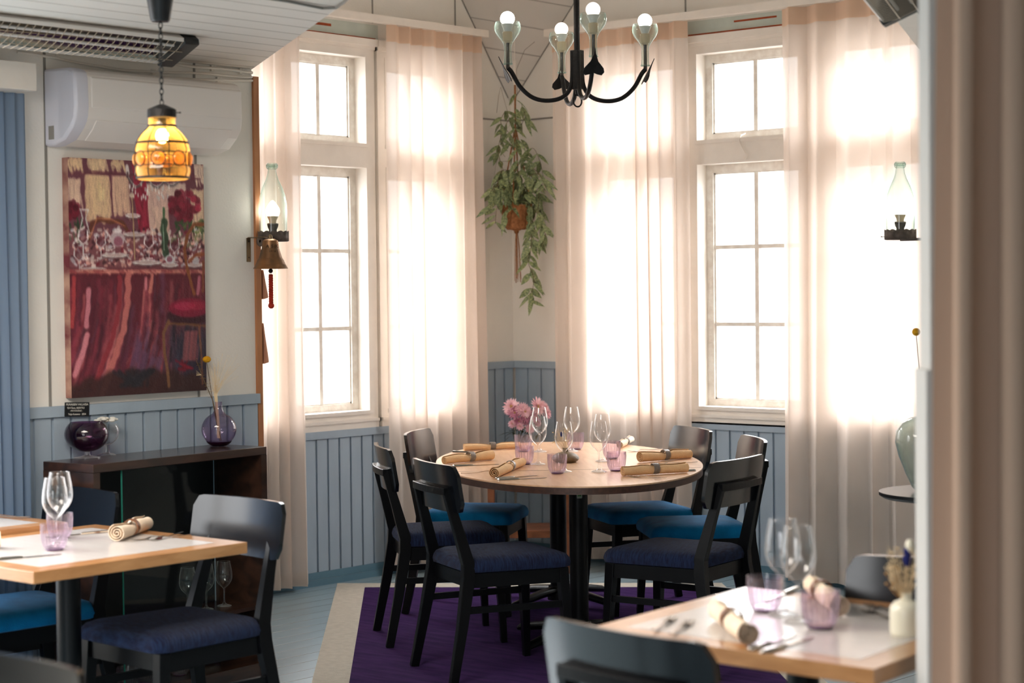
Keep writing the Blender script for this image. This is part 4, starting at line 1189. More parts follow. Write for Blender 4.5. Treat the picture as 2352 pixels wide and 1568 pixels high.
    for k in range(50):
        u = rnd.uniform(.68, 1); v = rnd.uniform(.68, .96); stroke([(u, v), (u + rnd.uniform(-.02, .01), v + .06)], .010, [(46, 48, 66), (62, 52, 68), (116, 62, 76), (36, 34, 44)][rnd.randint(4)], .5, .2)
    for k in range(20):
        u = .84 + rnd.uniform(0, .1); stroke([(u, .74), (u - .02, .86)], .010, (150, 84, 90), .5, .2)
    mixin((V - (.93 - .05 * np.sin(U * 3.2) + .01 * np.sin(U * 40))) * 40, (58, 34, 34), .9)
    for k in range(16): stroke([(rnd.uniform(.35, .6), .96), (rnd.uniform(.3, .6), .90)], .014, (40, 38, 46), .6)
    # chair in the painting
    for k in range(3): stroke([(1.0, .265), (.92, .265), (.87, .31), (.845, .38), (.86, .45), (.89, .52), (.915, .57)], .012, (128, 74, 44), .8, .12)
    stroke([(1.0, .395), (.93, .40), (.88, .43)], .012, (132, 70, 44)); stroke([(.99, .43), (.985, .56)], .010, (118, 66, 44))
    blob(.88, .665, .19, .045, (62, 24, 36)); blob(.88, .632, .175, .045, (142, 26, 58)); blob(.84, .625, .09, .02, (176, 44, 78), .7); blob(.93, .625, .07, .02, (160, 34, 62), .6)
    stroke([(.71, .70), (.86, .705), (1.0, .715)], .008, (140, 92, 58)); 
    for k in range(2): stroke([(.715, .69), (.675, .74), (.68, .83), (.70, .90), (.71, .97)], .012, (134, 92, 62), .8)
    stroke([(.95, .72), (.965, .85), (.97, .97)], .009, (138, 88, 62), .7)
    for k in range(12): stroke([(.8 + rnd.uniform(-.05, .08), .88 + rnd.uniform(-.02, .03)), (.83 + rnd.uniform(-.05, .08), .90)], .008, (126, 24, 44), .7)
    for k in range(10): stroke([(.05 + .011 * k, .975 + rnd.uniform(-.004, .004)), (.056 + .011 * k, .968)], .0028, (40, 20, 28), .8)
    k_ = img.copy()
    for q in (1, 2): k_[q:] += img[:-q]; k_[:q] += img[:q]
    img[:] = .35 * img + .65 * k_ / 3
    img[:] = np.clip(img * (1 + .10 * (rnd.rand(Hh, W, 1) - .5)), 0, 1)
    return img
img = paint()
pw_, ph_ = 0.655, 0.905
pt = thing('painting', 'unframed oil painting of a laid dinner table and red chair under the air conditioner', 'painting', (AX + .001, -3.8575, 1.158))
MB().box((0.0, -pw_ / 2, 0), (.036, pw_ / 2, ph_)).build('canvas', pbr('canvas_side', lin(112, 52, 60), .8, .2, noise=.5, nscale=7, col2=lin(188, 150, 130), stretch=(1, 1, 1.4)), pt, smooth=False)
Hh, W = img.shape[:2]
vs = []; 
for j in range(Hh + 1):
    for i in range(W + 1): vs.append((.0365, -pw_ / 2 + pw_ * i / W, ph_ * (1 - j / Hh)))
fs = [(j * (W + 1) + i, (j + 1) * (W + 1) + i, (j + 1) * (W + 1) + i + 1, j * (W + 1) + i + 1) for j in range(Hh) for i in range(W)]
me = bpy.data.meshes.new('painted_surface'); me.from_pydata(vs, [], fs)
lin_img = np.where(img <= .04045, img / 12.92, ((img + .055) / 1.055) ** 2.4)
ca = me.color_attributes.new('paint', 'FLOAT_COLOR', 'POINT')
pad = np.zeros((Hh + 1, W + 1, 4)); pad[..., 3] = 1
pad[:Hh, :W, :3] = lin_img; pad[Hh, :W, :3] = lin_img[-1]; pad[:Hh, W, :3] = lin_img[:, -1]; pad[Hh, W, :3] = lin_img[-1, -1]
ca.data.foreach_set('color', pad.reshape(-1).astype(np.float32))
mt = pbr('oil_paint', (1, 1, 1, 1), .45, .4, bump=.25, bscale=70)
va = mt.node_tree.nodes.new('ShaderNodeVertexColor'); va.layer_name = 'paint'
mt.node_tree.links.new(va.outputs[0], next(n for n in mt.node_tree.nodes if n.type == 'BSDF_PRINCIPLED').inputs['Base Color'])
me.materials.append(mt)
po_ = bpy.data.objects.new('painted_surface', me); COL.objects.link(po_); po_.parent = pt

lb = at_x(176, 940, AX + .028)
card = thing('title_card', 'small black hand-lettered title card stuck on the wall rail under the painting', 'card', (AX + .028, lb.y, lb.z - .027))
card.rotation_euler = (R(-2.5), 0, 0)
MB().box((0, -.056, 0), (.0015, .056, .054)).build('card_board', M['card'], card, smooth=False)
for txt, z, sz, dy in (('PUNAISEN VALLASSA', .0455, .0112, .0), ('92×73cm, AKRYYLI', .0325, .0102, -.006), ('- MYYTÄVÄNÄ -', .0215, .0085, -.004), ('Teija Kotanius   2024', .009, .0100, .0)):
    lettering('lettering', txt, sz, M['chalk'], card, Matrix.Translation((.0018, dy, z)) @ _wallrot, .0002, .95)

# ================================================================ CABINET AND WHAT STANDS ON IT
CZ = .935
CABM = T(1.569, -3.888, 0, .089)
cab = thing('bar_cabinet', 'dark stained open-fronted cabinet with glass sliding door along the left wall', 'cabinet', (1.569, -3.888, 0), .089)
hx_, hy_ = .135, .4535
MB().box((-hx_, -hy_, CZ - .032), (hx_, hy_, CZ)).build('top', M['cabinet'], cab, smooth=False, bevel=.002)
for s in (-1, 1): MB().box((-hx_, s * hy_ - (.032 if s > 0 else 0), 0.0), (hx_, s * hy_ + (.032 if s < 0 else 0), CZ - .032)).build('side_panel', M['cabinet'], cab, smooth=False)
MB().box((-hx_, -hy_ + .032, .06), (-hx_ + .008, hy_ - .032, CZ - .032)).build('back_panel', M['cabin'], cab, smooth=False)
MB().box((-hx_ + .008, -hy_ + .032, .0), (hx_ - .01, hy_ - .032, .075)).build('bottom', M['cabinet'], cab, smooth=False)
SH = (.30, .60)
MB().box((-hx_ + .008, -hy_ + .032, SH[0] - .014), (hx_ - .03, hy_ - .032, SH[0])).build('shelf', M['cabinet'], cab, smooth=False)
dr = MB().box((hx_ - .018, -hy_ + .15, .078), (hx_ - .013, hy_ - .26, CZ - .034)).build('sliding_door', M['doorglass'], cab, smooth=False)
MB().box((hx_ - .0185, -hy_ + .148, .078), (hx_ - .0125, -hy_ + .1505, CZ - .034)).build('door_edge', M['glassedge'], dr, smooth=False)
GC = 'glasses stored in the dark cabinet'
k = 0
for (y, lbl) in ((.14, 'left'), (.24, 'middle'), (.34, 'right')):
    cp(g0, 'wine glass on the upper shelf of the dark cabinet, %s of three' % lbl, tuple(CABM @ Vector((0, y, SH[0]))), GC, .8)
for i, y in enumerate((-.30, -.21, -.12, -.03, .06)):
    cp(t0, 'tumbler on the cabinet floor, %s from the left' % ('first', 'second', 'third', 'fourth', 'fifth')[i], tuple(CABM @ Vector((0.03, y, .0755))), GC, .9)
def goblet(name, label, loc, mat, R0=.083, hb=.118, z0=.030, rim=.060, rf=.05):
    t = thing(name, label, 'goblet', loc)
    pr = []
    for i in range(15):
        a = -PI / 2 + (PI / 2 + math.acos(rim / R0) * 1.0) * i / 14
        pr.append((max(.004, R0 * math.cos(a)), z0 + hb * .5 + hb * .56 * math.sin(a)))
    MB().lathe(pr, 44).build('bowl', mat, t)
    MB().lathe([(.012, z0 - .003), (.010, z0 - .014), (.013, .010), (.03, .005), (rf, .002), (rf, .0)], 32).build('stem_foot', M['glass'], t)
    return t
goblet('goblet_vase', 'big plum glass goblet on a clear foot at the left end of the cabinet', at_z(184, 1051, CZ) + Vector((.03, .01, .0003)), M['plum'])
gb = goblet('goblet_vase', 'clear footed glass half hidden behind the plum goblet', at_z(184, 1051, CZ) + Vector((.03, .01, .0003)) + FWD * .105 + RIGHT * .05, M['glass'], R0=.05, hb=.09, z0=.045, rim=.040, rf=.036)
b = MB()
rr_ = random.Random(3)
for k in range(16):
    a = rr_.uniform(0, 2 * PI); r_ = rr_.uniform(.0, .04)
    b.sphere((r_ * math.cos(a), r_ * math.sin(a), .135 + rr_.uniform(-.006, .008)), .011, 8, 6, (1.2, 1, .5))
b.build('dried_petals', M['chalk'], gb)
vb = at_z(496, 1024, CZ) + Vector((.02, .0, 0))
vz = thing('bottle_vase', 'round violet glass bottle vase with dried stems on the cabinet', 'vase', (vb.x, vb.y, CZ + .0003))
RV = .0695
pr = [(.0, .0005), (.030, .0005)] + [(RV * math.cos(a), RV * .97 + RV * .97 * math.sin(a)) for a in [R(-64 + 132 * i / 16) for i in range(17)]] + [(.019, .142), (.0150, .150), (.0138, .165), (.0145, .178)]
MB().lathe(pr, 44).build('glass_body', M['violet'], vz)
MB().lathe([(.0, .002), (.030, .002), (.045, .012), (.052, .020), (.0, .020)], 36).build('thick_base', M['plumsolid'], vz)
st = thing('dried_bouquet', 'dried stems with a round yellow bloom and pale grass in the violet vase', 'dried flowers', (vb.x, vb.y, CZ + .0225))
def vx(px, py, dd=0): q = at_d(px, py, (vb - CAM).dot(FWD) + dd); return tuple(q - Vector((vb.x, vb.y, CZ + .0225)))
MB().tube([(.004, 0, 0), vx(489, 925), vx(481, 870), vx(475, 833)], .0014, 6).build('stem', M['stem'], st)
MB().sphere(vx(475, 825), .0155, 18, 12, (1.1, 1.1, .85)).build('yellow_bloom', M['yellow'], st)
MB().tube([(.008, .004, .0), vx(489, 920), vx(467, 870), vx(452, 830), vx(437, 799)], .0016, 6).build('stem', M['stem'], st)
def leaf(b, p, d, up, L, wd, curl=.25, seg=4):
    p = Vector(p); d = Vector(d).normalized(); up = Vector(up)
    sd = d.cross(up)
    if sd.length < 1e-4: sd = d.orthogonal()
    sd.normalize(); nn = sd.cross(d).normalized()
    rows = []
    for i in range(seg + 1):
        f = i / seg; wdt = wd * math.sin(PI * min(.98, max(.04, f ** .8)))
        c = p + d * (L * f) - nn * (curl * L * f * f)
        rows.append([tuple(c - sd * wdt + nn * wdt * .25), tuple(c), tuple(c + sd * wdt + nn * wdt * .25)])
    b.loft(rows, closed=False, caps=False)
b = MB(); rr_ = random.Random(9)
for px, py in ((437, 799), (442, 810), (447, 822), (455, 835), (458, 838), (463, 848), (466, 862), (466, 868), (472, 880), (476, 888), (481, 900), (484, 912)):
    for s in (-1, 1): leaf(b, vx(px, py), RIGHT * s + Vector((0, 0, rr_.uniform(-.2, .5))) + FWD * rr_.uniform(-.6, .6), (0, 0, 1), .013, .0045)
b.build('dry_leaves', M['dryleaf'], st)
b = MB()
for k in range(90):
    e = (vx(rr_.uniform(478, 505), rr_.uniform(832, 900), rr_.uniform(-.03, .03)) if k % 3 else vx(rr_.uniform(500, 552), rr_.uniform(812, 880), rr_.uniform(-.03, .03)))
    m0 = vx(495 + rr_.uniform(-4, 4), 905)
    b.tube([(rr_.uniform(-.006, .006), rr_.uniform(-.006, .006), .01), m0, tuple((Vector(m0) + Vector(e)) / 2 + Vector((0, 0, .008))), e], .00035, 4)
    b.sphere(e, .0012, 6, 4)
for k in range(8):
    e = vx(rr_.uniform(438, 450), rr_.uniform(848, 866)); m0 = vx(463, 861); b.tube([m0, e], .0004, 4); b.sphere(e, .0016, 6, 4)
tag(b.build('grass_plume', M['straw'], st), 'pale feathery grass', kind='stuff')

# ================================================================ BELL, BOTTLE LAMPS, HANGING BOARDS AT THE END OF THE PARTITION
bp_ = at_x(571, 570, AX + .002)
bell = thing('ship_bell', 'brass bell with red knotted cord on a bracket at the pine strip', 'bell', (AX, bp_.y, 0))
bc = at_d(621, 570, (Vector((AX + .08, bp_.y, 0)) - Vector((CAM.x, CAM.y, 0))).dot(FWD)); Lr = bc - Vector((AX, bp_.y, 0))
Dz = (bc - CAM).dot(FWD)
zb = lambda py: at_d(621, py, Dz).z
MB().box((0.0, -.011, zb(600)), (.003, .011, zb(545))).build('wall_plate', M['brass'], bell, smooth=False, bevel=.001)
for zz in (zb(553), zb(590)): MB().sphere((.004, 0, zz), .003, 8, 6).build('screw', M['iron'], bell)
bx_, by_ = Lr.x, Lr.y
MB().tube([(.0, 0, zb(546)), (.004, 0, zb(544.5)), (bx_, by_, zb(544.5)), (bx_ * 1.08, by_ * 1.08, zb(546))], .008, sec=[(a * .3, c * 1.6) for a, c in SQ], up=(0, 0, 1)).build('arm', M['brass'], bell, smooth=False)
zt, zk = zb(548), zb(617); hb_ = zt - zk
MB().lathe([(.003, zt), (.020, zt - .001), (.0315, zt - .008), (.034, zt - .02), (.037, zt - hb_ * .45), (.046, zt - hb_ * .62), (.056, zt - hb_ * .74), (.0565, zt - hb_ * .77), (.059, zt - hb_ * .80), (.060, zt - hb_ * .84), (.0625, zt - hb_ * .87), (.070, zt - hb_ * .97), (.0715, zk), (.066, zk), (.05, zt - hb_ * .7), (.033, zt - .03)], 48, T(bx_, by_, 0)).build('bell_body', M['bronze'], bell)
MB().sphere((bx_, by_, zt + .004), .0095, 12, 8, (1, 1, 1.6)).build('bolt', M['brass'], bell)
MB().tube([(bx_, by_, zk + .03), (bx_, by_, zb(624))], .0045, 8).sphere((bx_, by_, zb(622)), .0095, 12, 8).build('clapper', M['iron'], bell)
MB().torus((bx_, by_, zb(628)), .004, .001, 14, 6, 'Y').build('shackle', M['brass'], bell)
b = MB(); z1_, z2_ = zb(631), zb(700)
for s in range(3):
    b.tube([(bx_ + .0055 * math.cos(f * 26 + s * 2.094), by_ + .0055 * math.sin(f * 26 + s * 2.094), z1_ + (z2_ - z1_) * f) for f in [i / 70 for i in range(71)]], .0042, 7)
b.sphere((bx_, by_, z2_ - .003), .0125, 14, 10)
b.build('cord', M['rope'], bell)
fa = math.atan2(CAM.y - (bp_.y + by_), CAM.x - (AX + bx_))
for txt, z, sz, rr0 in (('A S K', zt - hb_ * .26, .019, .0375), ('1914', zt - hb_ * .43, .012, .0400)):
    lettering('lettering', txt, sz, M['bronzedark'], bell, Matrix.Translation((bx_, by_, z)) @ Matrix.Rotation(fa + .20, 4, 'Z') @ Matrix.Translation((rr0 - .001, 0, 0)) @ _wallrot, .0012, 1.2)

def bottle_lamp(label, c, D, arm_dir, arm_len, rscale=1.0):
    """c: pixel of the ring centre; the upturned bottle has no base and stands in a scalloped tin ring"""
    p = at_d(c[0], c[1], D); k = D / FPX
    t = thing('bottle_lamp', label, 'wall lamp', p)
    rb_ = .060 * rscale
    pr = [(rb_ * .96, .004), (rb_ * .985, .05), (rb_, .10), (rb_ * .985, .14), (rb_ * .90, .175), (rb_ * .70, .21), (rb_ * .45, .242), (rb_ * .33, .265), (rb_ * .28, .285), (rb_ * .29, .298)]
    MB().lathe(pr, 40).build('bottle', M['bottle'], t)
    MB().torus((0, 0, .300), rb_ * .33, .0055, 26, 8).lathe([(rb_ * .30, .285), (rb_ * .40, .292), (rb_ * .40, .306), (rb_ * .30, .312)], 24).build('bottle_lip', M['bottle'], t)
    n = 14; top = []; bot = []
    rr_ = rb_ + .006
    b = MB(); rings = [[], []]
    m_ = n * 6
    for i in range(m_):
        a = 2 * PI * i / m_; z = .024 + .006 * abs(math.sin(n * a / 2))
        rings[0].append((rr_ * math.cos(a), rr_ * math.sin(a), -.012)); rings[1].append((rr_ * math.cos(a), rr_ * math.sin(a), z))
    b.loft(rings, True, False)
    g = b.build('scalloped_ring', M['brown_iron'], t); sd = g.modifiers.new('solid', 'SOLIDIFY'); sd.thickness = .0015
    MB().lathe([(rr_, -.012), (rr_ * .93, -.014), (.02, -.014), (.018, -.008), (rr_ * .9, -.010)], 40).build('ring_plate', M['brown_iron'], t)
    MB().lathe([(.018, -.01), (.016, .035), (.021, .045), (.024, .058), (.022, .062), (.0, .062)], 24).build('socket', M['brown_iron'], t)
    MB().lathe([(.014, .060), (.016, .075), (.021, .085), (.0235, .092), (.0, .092)], 24).build('bulb_base', M['socket'], t)
    MB().sphere((0, 0, .112), .0295, 24, 16).build('light_bulb', M['bulb'], t)
    d = Vector(arm_dir).normalized()
    s_ = -RIGHT
    MB().tube([tuple(s_ * rr_), tuple(s_ * (rr_ + .012))], .0014, 6).sphere(tuple(s_ * (rr_ + .013)), .003, 8, 6).build('thumb_screw', M['brown_iron'], t)
    MB().tube([tuple(d * .0 + Vector((0, 0, -.013))), tuple(d * arm_len + Vector((0, 0, -.013)))], .006, 10).lathe([(.0, 0), (.022, 0), (.022, .006), (.0, .006)], 20, Matrix.Translation(d * arm_len + Vector((0, 0, -.013))) @ d.to_track_quat('Z', 'Y').to_matrix().to_4x4() @ T(0, 0, -.006)).build('wall_arm', M['brown_iron'], t)
    return t
pL = at_d(627, 545, 8.0)
bottle_lamp('upside lamp made of a clear bottle, just behind the brass bell', (627, 547), 8.0, (0, -1, 0), abs(-3.235 - pL.y) if pL.y > -3.235 else .05)
pR = at_d(2068, 540, 8.0)
pass
bottle_lamp('bottle lamp in front of the right curtain, above the round side table', (2068, 543), 8.05, (1, .15, 0), .16)
# bracket post of the right lamp: the end of the right partition
for i, (y0_, y1_, x_) in enumerate(((620, 690, 607), (742, 838, 608))):
    p = at_d(596, (y0_ + y1_) / 2, 8.02)
    k = 8.02 / FPX; h = (y1_ - y0_) * k
    t = thing('menu_board', ('upper', 'lower')[i] + ' brown hanging board peeping out behind the pine strip', 'board', (p.x, p.y, p.z - h / 2))
    ww = (x_ - 586) * k / .755
    b = MB(); poly = [(-.16, 0), (ww * .55, 0.006), (ww, .012), (ww, h * .12), (ww * .45, h), (-.16, h)]
    b.loft([[(x, -.004, z) for x, z in poly], [(x, .004, z) for x, z in poly]])
    b.build('board', M['leather'], t, smooth=False, bevel=.002)
    MB().tube([(-.05, 0, h), (-.05, -.0, h + .02)], .0015, 6).build('hanging_loop', M['brown_iron'], t)

# ================================================================ CHANDELIER
cc = at_d(1326, 200, 8.0)
chd = thing('chandelier', 'wrought iron chandelier with four bulbs standing in cut bottle necks', 'chandelier', (cc.x, cc.y, 0))
zz_ = lambda py: at_d(1326, py, 8.0).z
zb0 = zz_(116)
MB().tube([(0, 0, zb0), (0, 0, ZT)], .0125, 14).build('pole', M['iron'], chd)
MB().lathe([(.0, ZT), (.06, ZT), (.055, ZT - .03), (.02, ZT - .06), (.0, ZT - .06)], 24).build('ceiling_rose', M['iron'], chd)
MB().prism(rounded(.022, .022, .006), zz_(205), zb0).build('hub', M['iron'], chd)
base_a = math.atan2(RIGHT.y, RIGHT.x) + R(11)
fill = ['bulb', 'bulb', 'bulbdim', 'bulbdim']
GZ = zz_(150)
for i, (a, bm_) in enumerate(((0, 'bulb'), (PI / 2, 'bulbdim'), (PI, 'bulb'), (1.5 * PI, 'bulbdim'))):
    Ra = .292
    m = T(0, 0, 0, base_a + a)
    path = [(.020, 0, zb0 - .006), (.021, 0, zb0 - .10), (.028, 0, zb0 - .150), (.052, 0, zb0 - .186), (.095, 0, zb0 - .205), (.15, 0, zb0 - .207), (.20, 0, zb0 - .190), (.245, 0, zb0 - .148), (.275, 0, zb0 - .095), (Ra, 0, GZ - .014)]
    P = [Vector(p) for p in path]; sm = []
    for j in range(len(P) - 1):
        for q in range(4):
            t_ = q / 4; p0 = P[max(j - 1, 0)]; p1 = P[j]; p2 = P[j + 1]; p3 = P[min(j + 2, len(P) - 1)]
            sm.append(tuple(.5 * ((2 * p1) + (p2 - p0) * t_ + (2 * p0 - 5 * p1 + 4 * p2 - p3) * t_ * t_ + (3 * p1 - p0 - 3 * p2 + p3) * t_ ** 3)))
    sm.append(tuple(P[-1]))
    arm = MB().tube(sm, .0092, 10, mat=m).build('arm', M['iron'], chd)
    # spade-shaped leaf plate
    poly = [(-.001, .075), (.004, .05), (.016, .018), (.040, -.010), (.044, -.026), (.034, -.040), (.014, -.036), (0, -.030)]
    poly = poly + [(-x, z) for x, z in poly[::-1][1:-1]]
    b = MB(); m2 = m @ T(Ra - .004, 0, GZ - .030) @ Matrix.Rotation(R(26), 4, 'Y') @ T(.010, 0, 0)
    rings = [[(0.0 + .10 * abs(x), x, z) for x, z in poly], [(.003 + .10 * abs(x), x, z) for x, z in poly]]
    b.loft(rings, mat=m2); b.build('leaf_plate', M['iron'], arm, smooth=False)
    tt = m @ T(Ra, 0, GZ)
    MB().lathe([(.0185, .0), (.0165, .010), (.0150, .03), (.0150, .070), (.019, .085), (.030, .102), (.044, .120), (.0525, .137), (.0545, .150), (.052, .166), (.049, .174)], 36, tt).torus((0, 0, .002), .017, .003, 20, 6, mat=tt).build('cut_bottle', M['bottle'], chd)
    MB().lathe([(.0075, -.02), (.0065, .09), (.0, .09)], 16, tt).build('cork_stem', M['brown_iron'], chd)
    MB().lathe([(.011, .088), (.0195, .096), (.0205, .130), (.018, .134), (.0, .134)], 20, tt).build('socket', M['socket'], chd)
    MB().lathe([(.014, .134), (.020, .150), (.027, .166), (.0, .166)], 20, tt).build('bulb_base', M['plastic'], chd)
    MB().sphere((0, 0, .188), .0295, 24, 16, mat=tt).build('light_bulb', M[bm_], chd)
MB().torus((0, 0, zz_(232)), .0235, .0035, 28, 8, 'Y', mat=T(0, 0, 0, base_a + .5) @ T(0, 0, 0)).build('hanging_ring', M['iron'], chd)
MB().lathe([(.0, zz_(205)), (.010, zz_(207)), (.007, zz_(218)), (.0, zz_(219))], 12).build('finial', M['iron'], chd)

# ================================================================ AMBER PENDANT
DP = 5.9; kp = DP / FPX
ac_ = at_d(373, 340, DP); zp = lambda py: at_d(373, py, DP).z
am = thing('amber_pendant', 'amber glass lantern in an iron cage hanging from a chain', 'pendant lamp', (ac_.x, ac_.y, 0))
MB().lathe([(.0, ZC), (.046, ZC), (.044, ZC - .005), (.030, zp(46)), (.026, zp(50)), (.0, zp(50))], 32).build('canopy', M['darkplastic'], am)
b = MB(); z = zp(50); k = 0
while z > zp(236):
    mm = T(0, 0, z - .011, (PI / 2) * (k % 2) + .5) @ Matrix.Scale(1.7, 4, (0, 0, 1))
    b.torus((0, 0, 0), .0058, .0017, 14, 6, 'Y', mat=mm); z -= .0168; k += 1
tag(b.build('chain', M['metalblack'], am))
MB().lathe([(.0, zp(239)), (.010, zp(240)), (.022, zp(244)), (.040, zp(250)), (.0440, zp(252)), (.0445, zp(270)), (.040, zp(271)), (.0, zp(271))], 36).build('cap', M['iron'], am)
MB().tube([tuple(RIGHT * .043 + Vector((0, 0, zp(259)))), tuple(RIGHT * .055 + Vector((0, 0, zp(259))))], .0016, 6).sphere(tuple(RIGHT * .056 + Vector((0, 0, zp(259)))), .003, 8, 6).build('thumb_screw', M['iron'], am)
sp = [(.0405, 271), (.0400, 288), (.0415, 294), (.052, 301), (.066, 312), (.076, 324), (.0795, 334), (.083, 342), (.0835, 347), (.0800, 354), (.0800, 378), (.0835, 388), (.0835, 396), (.0800, 403), (.0790, 410), (.070, 413), (.030, 413)]
shade = MB().lathe([(r_, zp(y)) for r_, y in sp], 48).build('amber_glass', M['amber'], am)
b = MB()
for q in range(8):
    a = 2 * PI * (q + .5) / 8 + .35; c = Vector((math.cos(a) * .080, math.sin(a) * .080, zp(366)))
    mq = Matrix.Translation(c) @ Matrix.Rotation(a, 4, 'Z')
    b.sphere((0, 0, 0), .0215, 16, 10, (.55, 1, 1), mat=mq)
b.build('glass_roundel', M['amber'], shade)
b = MB()
for q in range(8):
    a = 2 * PI * q / 8 + .35
    b.tube([(math.cos(a) * (r_ + .0012), math.sin(a) * (r_ + .0012), zp(y)) for r_, y in sp[1:15]], .0016, 6)
    a += PI / 8; c = Vector((math.cos(a) * .0825, math.sin(a) * .0825, zp(366)))
    b.torus((0, 0, 0), .0225, .0017, 24, 6, 'X', mat=Matrix.Translation(c) @ Matrix.Rotation(a, 4, 'Z'))
b.torus((0, 0, zp(351)), .0815, .0015, 40, 6); b.torus((0, 0, zp(381)), .0815, .0015, 40, 6)
for y0_, y1_, r_ in ((326, 331, .079), (406, 411, .0805), (287, 292, .0425)): b.lathe([(r_, zp(y0_)), (r_ + .0018, zp(y0_)), (r_ + .0018, zp(y1_)), (r_, zp(y1_))], 40)
b.build('iron_cage', M['iron'], am)
MB().sphere((0, 0, zp(312)), .020, 18, 12, (1, 1, 1.15)).build('light_bulb', M['filament'], am)
MB().lathe([(.013, zp(272)), (.014, zp(296)), (.0, zp(297))], 16).build('socket', M['iron'], am)

# ================================================================ HANGING PLANT
# hangs from the boards that cut off the corner
pc = Vector((0.19, -0.21, 0)); Dq = (Vector((pc.x, pc.y, 1.55)) - CAM).dot(FWD)
pq = at_d(1186, 500, Dq); zq = lambda py: at_d(1186, py, Dq).z
px0, py0 = pq.x, pq.y
pl = thing('hanging_plant', 'trailing green plant in a jute-wrapped pot hanging in the bay corner', 'plant', (px0, py0, 0))
zt_, zb_ = zq(471), zq(527)
MB().lathe([(.0, zb_), (.052, zb_), (.064, zb_ + .012), (.082, zt_ - .03), (.083, zt_), (.076, zt_), (.074, zt_ - .02), (.0, zt_ - .02)], 40).build('jute_pot', M['jute'], pl)
b = MB()
ztop = zq(195)
for k in range(4):
    a = PI / 2 * k + .5
    b.tube([(.086 * math.cos(a), .086 * math.sin(a), zt_ - .02), (.088 * math.cos(a), .088 * math.sin(a), zt_), (.045 * math.cos(a), .045 * math.sin(a), zt_ + .22), (.006 * math.cos(a), .006 * math.sin(a), zt_ + .42)], .0045, 6)
    b.tube([(.088 * math.cos(a), .088 * math.sin(a), zt_ - .01), (.075 * math.cos(a + .5), .075 * math.sin(a + .5), zb_ + .02), (.01 * math.cos(a), .01 * math.sin(a), zb_ - .006)], .0035, 6)
    b.tube([(.088 * math.cos(a), .088 * math.sin(a), zt_ - .01), (.075 * math.cos(a - .5), .075 * math.sin(a - .5), zb_ + .02), (.01 * math.cos(a), .01 * math.sin(a), zb_ - .006)], .0035, 6)
b.tube([(0, 0, zt_ + .40), (0, 0, ztop + .01)], .006, 6)
rr_ = random.Random(2)
for k in range(16):
    x, y = rr_.uniform(-.012, .012), rr_.uniform(-.012, .012)
    b.tube([(x * .3, y * .3, zb_ - .004), (x, y, zb_ - .10), (x * 1.5, y * 1.5, zq(650) + rr_.uniform(0, .04))], .0018, 4)
b.sphere((0, 0, zb_ - .012), .014, 10, 8)
b.build('macrame_hanger', M['jute'], pl)
zh = hz(px0, py0)
MB().box((-.006, -.006, ztop), (.006, .006, zq(138))).tube([(0, 0, zq(138)), (0, 0, zh)], .0015, 6).build('ceiling_hook', M['frame'], pl, smooth=False)
def pv(px, py, dd=0.0):
    q = at_d(px, py, Dq + dd); q = Vector((max(q.x, .21 if q.y < -.30 else .035), min(q.y, -.21 if q.x > .36 else -.035), q.z)); return tuple(q - Vector((px0, py0, 0)))
# vines: the stems, then a leaf pair at every joint
rr_ = random.Random(12)
vines = [[(1190, 480), (1215, 500), (1221, 560), (1213, 600), (1226, 640), (1218, 690)],
         [(1190, 470), (1215, 470), (1240, 500), (1262, 545)], [(1188, 460), (1235, 440), (1262, 480), (1282, 520)], [(1188, 470), (1150, 450), (1120, 480), (1112, 515)],
         [(1185, 470), (1140, 430), (1110, 440), (1104, 480)], [(1186, 440), (1160, 400), (1145, 350), (1152, 310), (1170, 270)], [(1186, 440), (1200, 380), (1222, 340), (1240, 370), (1250, 420)],
         [(1188, 450), (1190, 380), (1186, 320), (1184, 260), (1186, 215)], [(1188, 460), (1170, 420), (1140, 410), (1128, 440)], [(1188, 460), (1210, 410), (1238, 400), (1256, 430)],
         [(1186, 330), (1165, 300), (1150, 280), (1160, 255)], [(1188, 300), (1205, 270), (1198, 240)], [(1186, 470), (1170, 470), (1160, 500)], [(1190, 470), (1200, 460), (1235, 470), (1245, 520), (1238, 555)],
         [(1190, 420), (1210, 380), (1240, 400)], [(1184, 400), (1160, 390), (1140, 400)]]
stm = MB(); lf = MB()
down = Vector((0, 0, -1))
